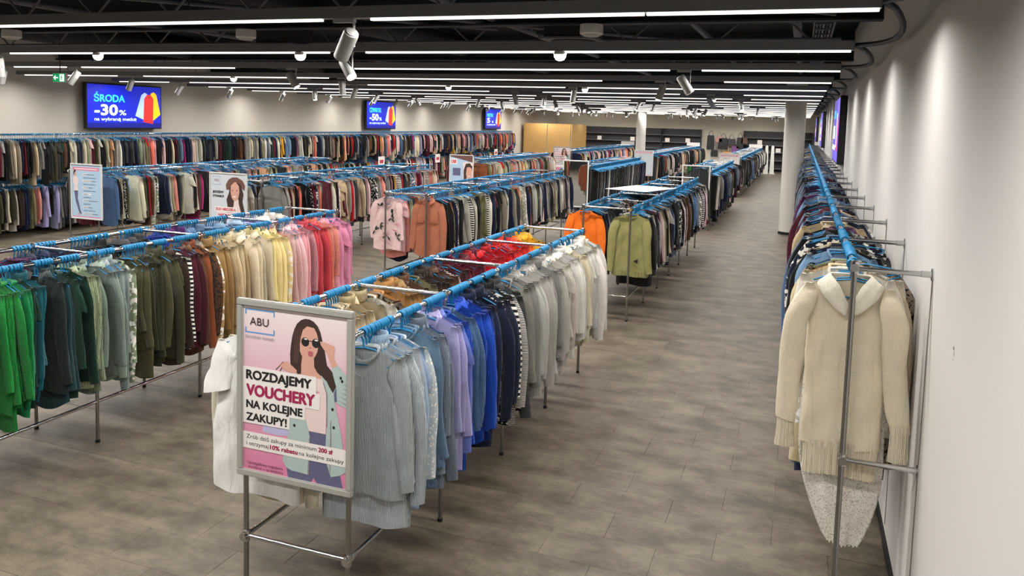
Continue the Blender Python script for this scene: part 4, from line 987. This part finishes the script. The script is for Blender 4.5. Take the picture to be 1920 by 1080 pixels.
def voucher(x, y, z, label, full=True):
    t, s = frame_sign(x, y, z, 0.67, 0.91, label, SILVER, PINKG, 0.034)
    def A(k, m, d, nm): flat(ART[k], m, s, d, nm)
    e = 0.0032
    A('hair', HAIR, -e - 0.0004, 'printed_hair'); A('bag', LAV, -e - 0.0002, 'printed_bag'); A('jeans', JEAN, -e - 0.0004, 'printed_jeans'); A('chest', SKIN, -e - 0.0008, 'printed_skin')
    A('top', BLUSH, -e - 0.0012, 'printed_top'); A('blazer_l', MINT, -e - 0.0016, 'printed_blazer'); A('blazer_r', MINT, -e - 0.0014, 'printed_blazer'); A('face', SKIN, -e - 0.0012, 'printed_face')
    flat([(0.395, 0.845), (0.372, 0.80), (0.372, 0.75), (0.385, 0.79), (0.411, 0.812), (0.45, 0.806), (0.467, 0.78), (0.475, 0.74), (0.49, 0.76), (0.47, 0.815), (0.44, 0.838)], HAIR, s, -e - 0.0016, 'printed_hair')
    flat([(0.526, 0.6), (0.552, 0.602), (0.575, 0.533), (0.557, 0.5), (0.535, 0.53), (0.51, 0.575)], HAIR, s, -e - 0.002, 'printed_hair')
    A('hand', SKIN, -e - 0.0018, 'printed_hand'); A('hand2', SKIN, -e - 0.0016, 'printed_hand')
    for cx in (0.399, 0.459):
        flat(ell(cx, 0.732, 0.0225, 0.0225), INK, s, -e - 0.002, 'printed_sunglasses'); flat(ell(cx + 0.003, 0.747, 0.010, 0.004), WPR, s, -e - 0.0024, 'printed_highlight')
    flat([(0.419, 0.741), (0.438, 0.741), (0.438, 0.737), (0.419, 0.737)], INK, s, -e - 0.002, 'printed_sunglasses')
    flat(ell(0.429, 0.681, 0.015, 0.009), LIP, s, -e - 0.002, 'printed_lips'); flat(ell(0.43, 0.671, 0.014, 0.008), LIP, s, -e - 0.0021, 'printed_lips')
    flat([(0.418, 0.706), (0.428, 0.702), (0.438, 0.706), (0.428, 0.708)], LIP, s, -e - 0.002, 'printed_nose')
    for cx, cz in ((0.339, 0.305), (0.564, 0.33), (0.556, 0.419), (0.6, 0.58), (0.608, 0.565), (0.592, 0.215)): flat(ell(cx, cz, 0.007, 0.008, 12), INK, s, -e - 0.0022, 'printed_button')
    for (a, c) in (((0.226, 0.57), (0.27, 0.616)), ((0.25, 0.565), (0.275, 0.61))):
        flat([a, (a[0] + 0.005, a[1]), (c[0] + 0.005, c[1]), c], INK, s, -e - 0.001, 'printed_strap')
    for i_, (za, zb) in enumerate(((0.832, 0.861), (0.767, 0.738))):
        zt = zb; hh = 0.007 if zb > za else -0.007
        flat(rect(0.045, 0.22, min(zt, zt - hh), max(zt, zt - hh)), BLUEP, s, -e - 0.0006, 'printed_logo')
        flat(rect(0.045, 0.052, min(za, zb), max(za, zb)), BLUEP, s, -e - 0.0008, 'printed_logo'); flat(rect(0.213, 0.22, min(za, zb), max(za, zb)), BLUEP, s, -e - 0.0008, 'printed_logo')
    flat([(0.566, 0.459), (0.58, 0.46), (0.575, 0.53), (0.563, 0.5)], JEAN, s, -e - 0.0018, 'printed_shadow')
    flat([(0.519, 0.492), (0.523, 0.326), (0.529, 0.326), (0.527, 0.49), (0.506, 0.545), (0.5, 0.545)], GREYPR, s, -e - 0.0018, 'printed_lapel')
    flat([(0.424, 0.067), (0.428, 0.142), (0.43, 0.257), (0.424, 0.257), (0.42, 0.142), (0.416, 0.067)], GREYPR, s, -e - 0.0018, 'printed_lapel')
    flat([(0.545, 0.36), (0.549, 0.36), (0.552, 0.23), (0.546, 0.1), (0.542, 0.1)], GREYPR, s, -e - 0.0018, 'printed_fold')
    for k in range(5): flat([(0.585 + 0.006 * k, 0.47 + 0.02 * k), (0.632, 0.45 + 0.024 * k), (0.632, 0.455 + 0.024 * k)], GREYPR, s, -e - 0.0018, 'printed_fold')
    for k in range(7): flat([(0.33 + 0.004 * k, 0.62), (0.335 + 0.007 * k, 0.80), (0.337 + 0.007 * k, 0.80), (0.333 + 0.004 * k, 0.62)], HAT, s, -e - 0.0006, 'printed_hair_strand') if k % 2 else None
    A('box', WPR, -e - 0.0026, 'printed_text_box'); A('band', WPR, -e - 0.0026, 'printed_text_band')
    d = -e - 0.0032
    T = [('ABU', 0.074, 0.781, 0.112, 0.038, INK, 0.0), ('SECOND HAND', 0.046, 0.713, 0.172, 0.013, GREYPR, 0.0), ('ROZDAJEMY', 0.051, 0.504, 0.387, 0.044, INK, 0.02), ('VOUCHERY', 0.052, 0.42, 0.406, 0.055, WINE, 0.02), ('NA KOLEJNE', 0.052, 0.356, 0.335, 0.038, INK, 0.018), ('ZAKUPY!', 0.052, 0.290, 0.244, 0.038, INK, 0.018),
         ('Zrób dziś zakupy za minimum', 0.054, 0.196, 0.415, 0.021, INK, 0.0), ('200 zł', 0.478, 0.196, 0.082, 0.021, WINE, 0.02), ('i otrzymaj', 0.054, 0.160, 0.134, 0.021, INK, 0.0), ('10% rabatu', 0.196, 0.160, 0.164, 0.021, WINE, 0.02), ('na kolejne zakupy', 0.368, 0.160, 0.254, 0.020, INK, 0.0), ('*szczegółowy regulamin', 0.056, 0.064, 0.216, 0.014, INK, 0.0), ('dostępny u sprzedawcy', 0.064, 0.043, 0.212, 0.013, INK, 0.0)]
    for q in (T if full else T[:6]): text(q[0], q[1], q[2], q[3], q[4], q[5], s, q[6], d)
    return t
t = voucher(-2.607, 3.19, 0.671, 'pink voucher poster of a woman in sunglasses in a silver frame', True)
for x in (0.06, 0.62): ob('clamp', MB().box(x - 0.02, x + 0.02, 0.008, 0.04, 0.42, 0.46).mesh('clamp'), STEEL, t)
voucher(-8.76, 28.4, 0.68, 'far pink poster of a woman in sunglasses before the wooden booths', False)
def list_sign(x, y, z, label, bg, wd=0.69, ht=0.93, fig=True):
    t, s = frame_sign(x, y, z, wd, ht, label, WHITEF, bg, 0.022)
    e = -0.0036
    flat(rect(0.05, wd - 0.06, ht - 0.115, ht - 0.06), PINKP, s, e, 'printed_header'); flat(rect(0.09, wd - 0.1, ht - 0.095, ht - 0.08), WPR, s, e - 0.0005, 'printed_header_line')
    flat(rect(0.03, wd - 0.03, 0.03, 0.045), PINKP, s, e, 'printed_footer')
    rl = random.Random(int(-x * 100))
    for k in range(13):
        zz = ht - 0.18 - 0.055 * k; x0 = 0.24 if fig else 0.1
        if k % 2 == 0: flat(rect(x0 + 0.02, x0 + rl.uniform(0.12, 0.24), zz - 0.012, zz + 0.014), WPR, s, e, 'printed_line_box')
        flat(rect(x0 + 0.04, x0 + rl.uniform(0.12, 0.36), zz - 0.003, zz + 0.004), INK, s, e - 0.0006, 'printed_line')
    if fig:
        flat([(0.06, 0.7), (0.14, 0.72), (0.17, 0.62), (0.15, 0.55), (0.16, 0.46), (0.07, 0.46), (0.08, 0.56), (0.05, 0.62)], BLUSH, s, e, 'printed_blouse')
        flat([(0.07, 0.47), (0.16, 0.47), (0.15, 0.34), (0.21, 0.13), (0.24, 0.09), (0.2, 0.08), (0.17, 0.12), (0.1, 0.3)], JEAN, s, e, 'printed_jeans')
        flat(ell(0.095, 0.755, 0.03, 0.045), SKIN, s, e - 0.0004, 'printed_face'); flat([(0.06, 0.78), (0.07, 0.81), (0.1, 0.83), (0.12, 0.8), (0.09, 0.78), (0.075, 0.74), (0.062, 0.73)], HAIR, s, e - 0.0008, 'printed_hair')
        flat([(0.16, 0.1), (0.18, 0.1), (0.2, 0.06), (0.15, 0.06)], SKIN, s, e - 0.0004, 'printed_shoe')
    return t
list_sign(-11.53, 9.9, 0.648, 'blue and pink list poster with a slim figure in jeans', SKYP)
list_sign(-5.72, 28.5, 0.65, 'far pale list poster with a pink header before the dark trousers', PALEG, fig=False)
list_sign(-2.73, 28.7, 0.65, 'farthest white list poster with a pink header by the aisle', WPR, fig=False)
# open sunday poster
t, s = frame_sign(-8.86, 10.16, 0.62, 0.73, 0.93, 'pale blue poster of a woman in a brown hat', WHITEF, PALEG, 0.022)
e = -0.0036
flat([(0.33, 0.22), (0.35, 0.4), (0.33, 0.5), (0.38, 0.62), (0.4, 0.78), (0.6, 0.78), (0.66, 0.6), (0.64, 0.48), (0.69, 0.3), (0.68, 0.22)], HAIR, s, e, 'printed_hair')
flat([(0.43, 0.28), (0.62, 0.28), (0.57, 0.44), (0.56, 0.52), (0.48, 0.52), (0.47, 0.42)], BLUSH, s, e - 0.0004, 'printed_blouse')
flat([(0.415, 0.73), (0.41, 0.62), (0.43, 0.54), (0.47, 0.49), (0.52, 0.49), (0.56, 0.54), (0.58, 0.63), (0.57, 0.73), (0.5, 0.8)], SKIN, s, e - 0.0008, 'printed_face')
flat([(0.33, 0.66), (0.32, 0.74), (0.37, 0.82), (0.44, 0.86), (0.54, 0.865), (0.64, 0.82), (0.69, 0.74), (0.68, 0.66), (0.64, 0.68), (0.6, 0.76), (0.5, 0.79), (0.42, 0.75), (0.38, 0.66)], HAT, s, e - 0.0012, 'printed_hat')
flat(ell(0.485, 0.555, 0.032, 0.012), WPR, s, e - 0.0014, 'printed_smile'); flat(ell(0.45, 0.655, 0.014, 0.007, 10), INK, s, e - 0.0014, 'printed_eye'); flat(ell(0.53, 0.655, 0.014, 0.007, 10), INK, s, e - 0.0014, 'printed_eye')
for z in (0.86, 0.73): flat(rect(0.06, 0.22, z, z + 0.006), BLUEP, s, e, 'printed_logo')
for x in (0.06, 0.216):
    flat(rect(x, x + 0.005, 0.83, 0.866), BLUEP, s, e - 0.0003, 'printed_logo'); flat(rect(x, x + 0.005, 0.73, 0.765), BLUEP, s, e - 0.0003, 'printed_logo')
flat(rect(0.1, 0.53, 0.3, 0.385), WPR, s, e - 0.002, 'printed_text_box'); flat(rect(0.15, 0.48, 0.21, 0.295), WPR, s, e - 0.002, 'printed_text_box')
for q in (('ABU', 0.085, 0.785, 0.11, 0.04, GREYPR, 0), ('JESTEŚMY', 0.06, 0.6, 0.22, 0.034, INK, 0.02), ('OTWARCI!', 0.06, 0.535, 0.22, 0.034, INK, 0.02), ('25.01 NIEDZIELA', 0.115, 0.325, 0.4, 0.04, REDP, 0.02), ('HANDLOWA', 0.165, 0.235, 0.3, 0.04, REDP, 0.02), ('czynne godz. 9-', 0.1, 0.15, 0.4, 0.032, INK, 0.02)):
    text(q[0], q[1], q[2], q[3], q[4], q[5], s, q[6], e - 0.0028)
# smiling face poster
t, s = frame_sign(-8.72, 19.0, 0.66, 0.69, 0.91, 'blue poster with a smiling face and small print behind the rust shirt rack', WHITEF, SKYP, 0.022)
flat([(0.02, 0.86), (0.66, 0.72), (0.66, 0.89), (0.02, 0.89)], HAT, s, e, 'printed_roof'); flat(rect(0.03, 0.22, 0.66, 0.8), WPR, s, e - 0.0004, 'printed_text_box'); text('CASE', 0.05, 0.69, 0.15, 0.08, REDP, s, 0.02, e - 0.001)
flat(rect(0.1, 0.32, 0.36, 0.56), JEAN, s, e - 0.0004, 'printed_picture'); flat(rect(0.39, 0.66, 0.1, 0.72), BLUSH, s, e - 0.0002, 'printed_panel')
flat([(0.42, 0.2), (0.41, 0.5), (0.47, 0.68), (0.58, 0.7), (0.65, 0.62), (0.65, 0.5), (0.52, 0.55), (0.5, 0.3)], HAIR, s, e - 0.0006, 'printed_hair'); flat([(0.5, 0.58), (0.48, 0.4), (0.52, 0.27), (0.58, 0.26), (0.64, 0.36), (0.64, 0.56), (0.57, 0.6)], SKIN, s, e - 0.001, 'printed_face'); flat(ell(0.565, 0.36, 0.035, 0.012), WPR, s, e - 0.0014, 'printed_smile')
# mirrors
MIR = mat('mirror_glass', '#dfe3e2', 0.02, 1.0)
for x, y, z, wd, ht, lb in ((-5.53, 18.75, 0.42, 0.66, 1.16, 'white framed mirror at the head of the trouser rack'), (-2.68, 19.2, 0.72, 0.66, 0.85, 'white framed mirror at the head of the aisle rack')):
    t = thing('mirror', lb, 'mirror', (x, y, z))
    for (a, c, d, q) in ((0, wd, 0, 0.03), (0, wd, ht - 0.03, ht), (0, 0.03, 0.03, ht - 0.03), (wd - 0.03, wd, 0.03, ht - 0.03)): ob('frame_bar', bev(MB().box(a, c, -0.015, 0.015, d, q).mesh('frame_bar'), 0.004), WHITEF, t)
    ob('glass', MB().box(0.02, wd - 0.02, -0.004, 0.004, 0.02, ht - 0.02).mesh('glass'), MIR, t)
    for xx in (0.1, wd - 0.1): ob('stand', MB().tube([(xx, 0.03, -z), (xx, 0.03, ht * 0.5)], 0.012, 8).mesh('stand'), STEEL, t)
# white board lying across the rails
t = tag(ob('foam_board', bev(MB().box(-0.36, 0.36, -0.55, 0.55, 0, 0.006).mesh('foam_board'), 0.001), WPR, None, (-2.42, 12.75, RAIL_H + 0.024), (0, 0, -0.28)), 'white poster board lying flat across the rails behind the orange sweater', 'board')
# ------------------------------------------------------------------ screens
SCB = emit('screen_blue', '#1526c8', 0.75); SCD = emit('screen_deep_blue', '#131c8c', 0.6); SCY = emit('screen_cyan', '#35b8f2', 1.0); SCW = emit('screen_white', '#d9ecff', 1.1); SCR = emit('screen_red', '#f0302c', 0.95); SCYE = emit('screen_yellow', '#ffc91a', 1.0); SCP = emit('screen_pale_blue', '#b4d0ff', 0.95); SCV = emit('screen_violet', '#6a5ad0', 0.8)
def screen(loc, rot, label, day, num, small, line):
    t = thing('screen', label, 'screen', loc, rot)
    W, Hh = 2.12, 1.0
    ob('casing', bev(MB().box(0, W, -0.09, 0.0, 0, Hh).mesh('casing'), 0.006), BLACKM, t)
    ob('wall_mount', MB().box(W * 0.3, W * 0.7, 0.0, 0.1, 0.25, 0.75).mesh('wall_mount'), BLACKM, t)
    p = ob('panel', MB().box(0.03, W - 0.03, -0.094, -0.088, 0.03, Hh - 0.03).mesh('panel'), SCB, t); d = -0.096
    flat([(0.03, 0.03), (W - 0.03, 0.03), (W - 0.03, 0.14), (0.03, 0.14)], SCD, p, d, 'lower_band')
    d -= 0.001
    text(day, 0.19, 0.60, min(0.84, 0.17 * len(day)), 0.15, SCY, p, 0.016, d); text(num, 0.20, 0.31, 0.63 if len(num) > 2 else 0.4, 0.22, SCW, p, 0.018, d); text(small, 0.86, 0.31, 0.2, 0.11, SCW, p, 0.008, d); text(line, 0.20, 0.185, 1.15, 0.07, SCW, p, 0.008, d)
    flat([(1.32, 0.30), (1.50, 0.78), (1.60, 0.84), (1.68, 0.80), (1.70, 0.3), (1.6, 0.2)], SCP, p, d - 0.001, 'price_tag')
    flat([(1.72, 0.3), (1.78, 0.82), (1.87, 0.86), (1.95, 0.80), (2.07, 0.34), (1.86, 0.2)], SCYE, p, d - 0.002, 'price_tag')
    flat([(1.55, 0.16), (1.58, 0.70), (1.66, 0.79), (1.78, 0.79), (1.86, 0.70), (1.84, 0.12)], SCR, p, d - 0.003, 'price_tag'); flat(ell(1.72, 0.73, 0.015, 0.02, 12), INK, p, d - 0.004, 'tag_hole')
RL = (0, 0, PI / 2)
screen((XL + 0.1, 12.78, 2.06), RL, 'nearest blue screen on the left wall reading ŚRODA minus 30 percent', 'ŚRODA', '-30', '%', 'na wybraną metkę')
screen((XL + 0.1, 24.35, 2.06), RL, 'middle blue screen on the left wall reading CZWARTEK minus 50 percent', 'CZWARTEK', '-50', '%', 'na wybraną metkę')
screen((XL + 0.1, 35.4, 2.06), RL, 'farthest blue screen on the left wall reading PIĄTEK', 'PIĄTEK', '5', 'zł/szt.', 'na wybraną metkę')
def side_screen(y0, y1, label):
    t = thing('screen', label, 'screen', (XW - 0.004, y0, 1.97), (0, 0, PI / 2))
    W, Hh = y1 - y0, 1.06
    ob('casing', bev(MB().box(0, W, 0.0, 0.1, 0, Hh).mesh('casing'), 0.006), BLACKM, t)
    p = ob('panel', MB().box(0.03, W - 0.03, 0.098, 0.104, 0.03, Hh - 0.03).mesh('panel'), SCV, t)
    for a, c, d, q, m in ((0.1, 0.9, 0.72, 0.86, SCY), (0.1, 0.8, 0.38, 0.6, SCW), (0.1, 1.1, 0.2, 0.28, SCW), (1.3, 1.6, 0.25, 0.8, SCP), (1.6, 1.85, 0.2, 0.75, SCR)):
        ob('screen_graphic', MB().box(W - c, W - a, 0.104, 0.106, d, q).mesh('screen_graphic'), m, p)
side_screen(13.1, 15.2, 'nearest screen on the right wall, seen almost edge on')
side_screen(24.8, 26.9, 'second screen along the right wall, seen almost edge on')
side_screen(36.3, 38.4, 'farthest screen along the right wall')
# ------------------------------------------------------------------ far end
def shelf_unit(x0, x1, label):
    t = thing('shelf_unit', label, 'shelving', (x0, YB - 0.45, 0)); W = x1 - x0
    ob('back_panel', MB().box(0, W, 0.40, 0.43, 0, 2.3).mesh('back_panel'), SHELFM, t)
    for x in (0, W - 0.03): ob('side_panel', MB().box(x, x + 0.03, 0.1, 0.40, 0, 2.3).mesh('side_panel'), SHELFM, t)
    sm = MB().box(0.03, W - 0.03, 0.0, 0.40, -0.015, 0.015).mesh('shelf'); lm = MB().box(0.03, W - 0.03, -0.008, 0.0, -0.03, 0.02).mesh('shelf_edge')
    for z in (0.2, 0.65, 1.1, 1.5, 1.92): s = ob('shelf', sm, SHELFM, t, (0, 0, z)); ob('shelf_edge', lm, PIPEL, s)
    return t
shelf_unit(-13.0, -9.35, 'charcoal empty wall shelving behind the wooden booths')
shelf_unit(-9.25, -8.0, 'narrow charcoal shelving section behind the slim pillar')
shelf_unit(-7.95, -5.65, 'charcoal empty wall shelving right of the slim pillar')
shelf_unit(-3.25, -1.05, 'charcoal wall shelving at the end of the aisle')
shelf_unit(-0.9, 0.5, 'charcoal wall shelving behind the round aisle pillar')
for i, (x, z) in enumerate(((-11.75, 1.62), (-9.7, 1.62), (-7.6, 1.62), (-6.4, 1.64), (-2.33, 1.68), (-1.3, 1.24))):
    tag(ob('price_card', MB().box(-0.13, 0.13, -0.004, 0.004, -0.12, 0.12).mesh('price_card'), WPR, None, (x, YB - 0.47, z)), 'white price card on the charcoal shelving, %s from the left' % ORD[i], 'card', 'price cards on the far shelving')
for i, (x, y) in enumerate(((-8.42, 40.1), (-5.5, 43.1), (-2.35, 44.1))):
    t = thing('header_card', 'white header card at the far end of the %s far rack from the left' % ORD[i], 'card', (x, y, RAIL_H)); ob('panel', MB().box(-0.34, 0.34, -0.004, 0.004, 0.0, 0.18).mesh('panel'), WPR, t); ob('stem', MB().tube([(0, 0, 0.02), (0, 0, -RAIL_H)], 0.01, 8).mesh('stem'), STEEL, t)
for i, (y, z) in enumerate(((24.4, 0.95), (28.95, 0.9), (35.4, 0.95))):
    t = thing('rack_card', 'small white and red card on the lower left wall rail, %s from the left' % ORD[i], 'card', (WX + 0.3, y, z - 0.17)); ob('panel', MB().box(-0.003, 0.003, -0.22, 0.22, 0, 0.34).mesh('panel'), WPR, t); ob('red_mark', MB().box(0.003, 0.005, -0.12, 0.14, 0.1, 0.22).mesh('red_mark'), REDP, t)
# wooden booths
t = thing('fitting_booth', 'oak veneer fitting booths at the far left corner', 'fitting room', (-14.4, 41.0, 0))
for k in range(2):
    x = 0.05 + 1.32 * k
    d = ob('door', MB().box(x, x + 1.28, 0.0, 0.03, 0.03, 2.36).mesh('door'), WOOD, t)
    ob('knob', MB().lathe([(0.03, 0), (0.03, 0.02), (0.01, 0.03)], 12).mesh('knob'), STEEL, d, (x + 1.15, 0, 1.05), (PI / 2, 0, 0))
ob('side_panel', MB().box(2.7, 2.74, 0.0, 3.0, 0, 2.38).mesh('side_panel'), WOOD, t); ob('side_panel', MB().box(0.0, 0.04, 0.0, 3.0, 0, 2.38).mesh('side_panel'), WOOD, t)
ob('top_trim', MB().box(0, 2.74, -0.01, 0.05, 2.36, 2.4).mesh('top_trim'), WOOD, t)
# security gates
for i, x in enumerate((-1.83, -1.52)):
    t = thing('security_gate', 'white tapered security gate pedestal, %s one at the aisle end' % ('left', 'right')[i], 'security gate', (x, 45.4, 0))
    ob('pedestal', bev(MB().prism([(-0.12, 0), (0.12, 0), (0.07, 1.5), (0.02, 1.56), (-0.02, 1.56), (-0.07, 1.5)], -0.03, 0.03).mesh('pedestal'), 0.01, 2), WHITEF, t); ob('foot_plate', MB().box(-0.17, 0.17, -0.1, 0.1, 0, 0.03).mesh('foot_plate'), WHITEF, t)
# bag display
t = thing('display_grid', 'white wire grid display between the two far shelving blocks', 'display', (-5.3, YB - 0.6, 0))
for k in range(9): ob('upright', MB().tube([(0.25 * k, 0, 0), (0.25 * k, 0, 2.05)], 0.012, 6).mesh('upright'), WHITEF, t)
for k in range(8): ob('wire', MB().tube([(0, 0, 0.25 + 0.25 * k), (2.0, 0, 0.25 + 0.25 * k)], 0.008, 6).mesh('wire'), WHITEF, t)
rb = random.Random(8)
BAGC = [('black', '#121214'), ('black', '#161618'), ('dusty pink', '#b58a84'), ('black', '#0f0f12'), ('tan', '#c48a4a'), ('dark grey', '#2a2a2e'), ('purple', '#6a3c78'), ('black', '#141416'), ('brown', '#5b4033')]
for i, (nm, c) in enumerate(BAGC):
    x = -5.05 + 0.235 * i; z = (1.15, 0.75, 1.6, 1.2, 0.7, 1.45, 1.0, 1.25, 1.55)[i]; wq = rb.uniform(0.2, 0.3); hq = rb.uniform(0.6, 0.85) if i in (0, 3, 7) else rb.uniform(0.3, 0.45)
    bt_ = thing('handbag', '%s handbag hanging on the far wire display, %s from the left' % (nm, ORD[i]), 'bag', (x, YB - 0.69, z), None, 'bags on the far display')
    bmt = mat('bag_leather_%d' % i, c, 0.5)
    bb = MB().prism([(-wq, 0), (wq, 0), (wq * 0.85, hq), (-wq * 0.85, hq)], -0.07, 0.07).mesh('bag_body'); ob('bag_body', bev(bb, 0.03, 2), bmt, bt_)
    ob('strap', MB().tube([(-wq * 0.6, 0, hq - 0.02), (-wq * 0.3, 0.02, hq + 0.2), (0, 0.1, hq + 0.26), (wq * 0.3, 0.02, hq + 0.2), (wq * 0.6, 0, hq - 0.02)], 0.012, 6).mesh('strap', smooth=True), bmt, bt_)
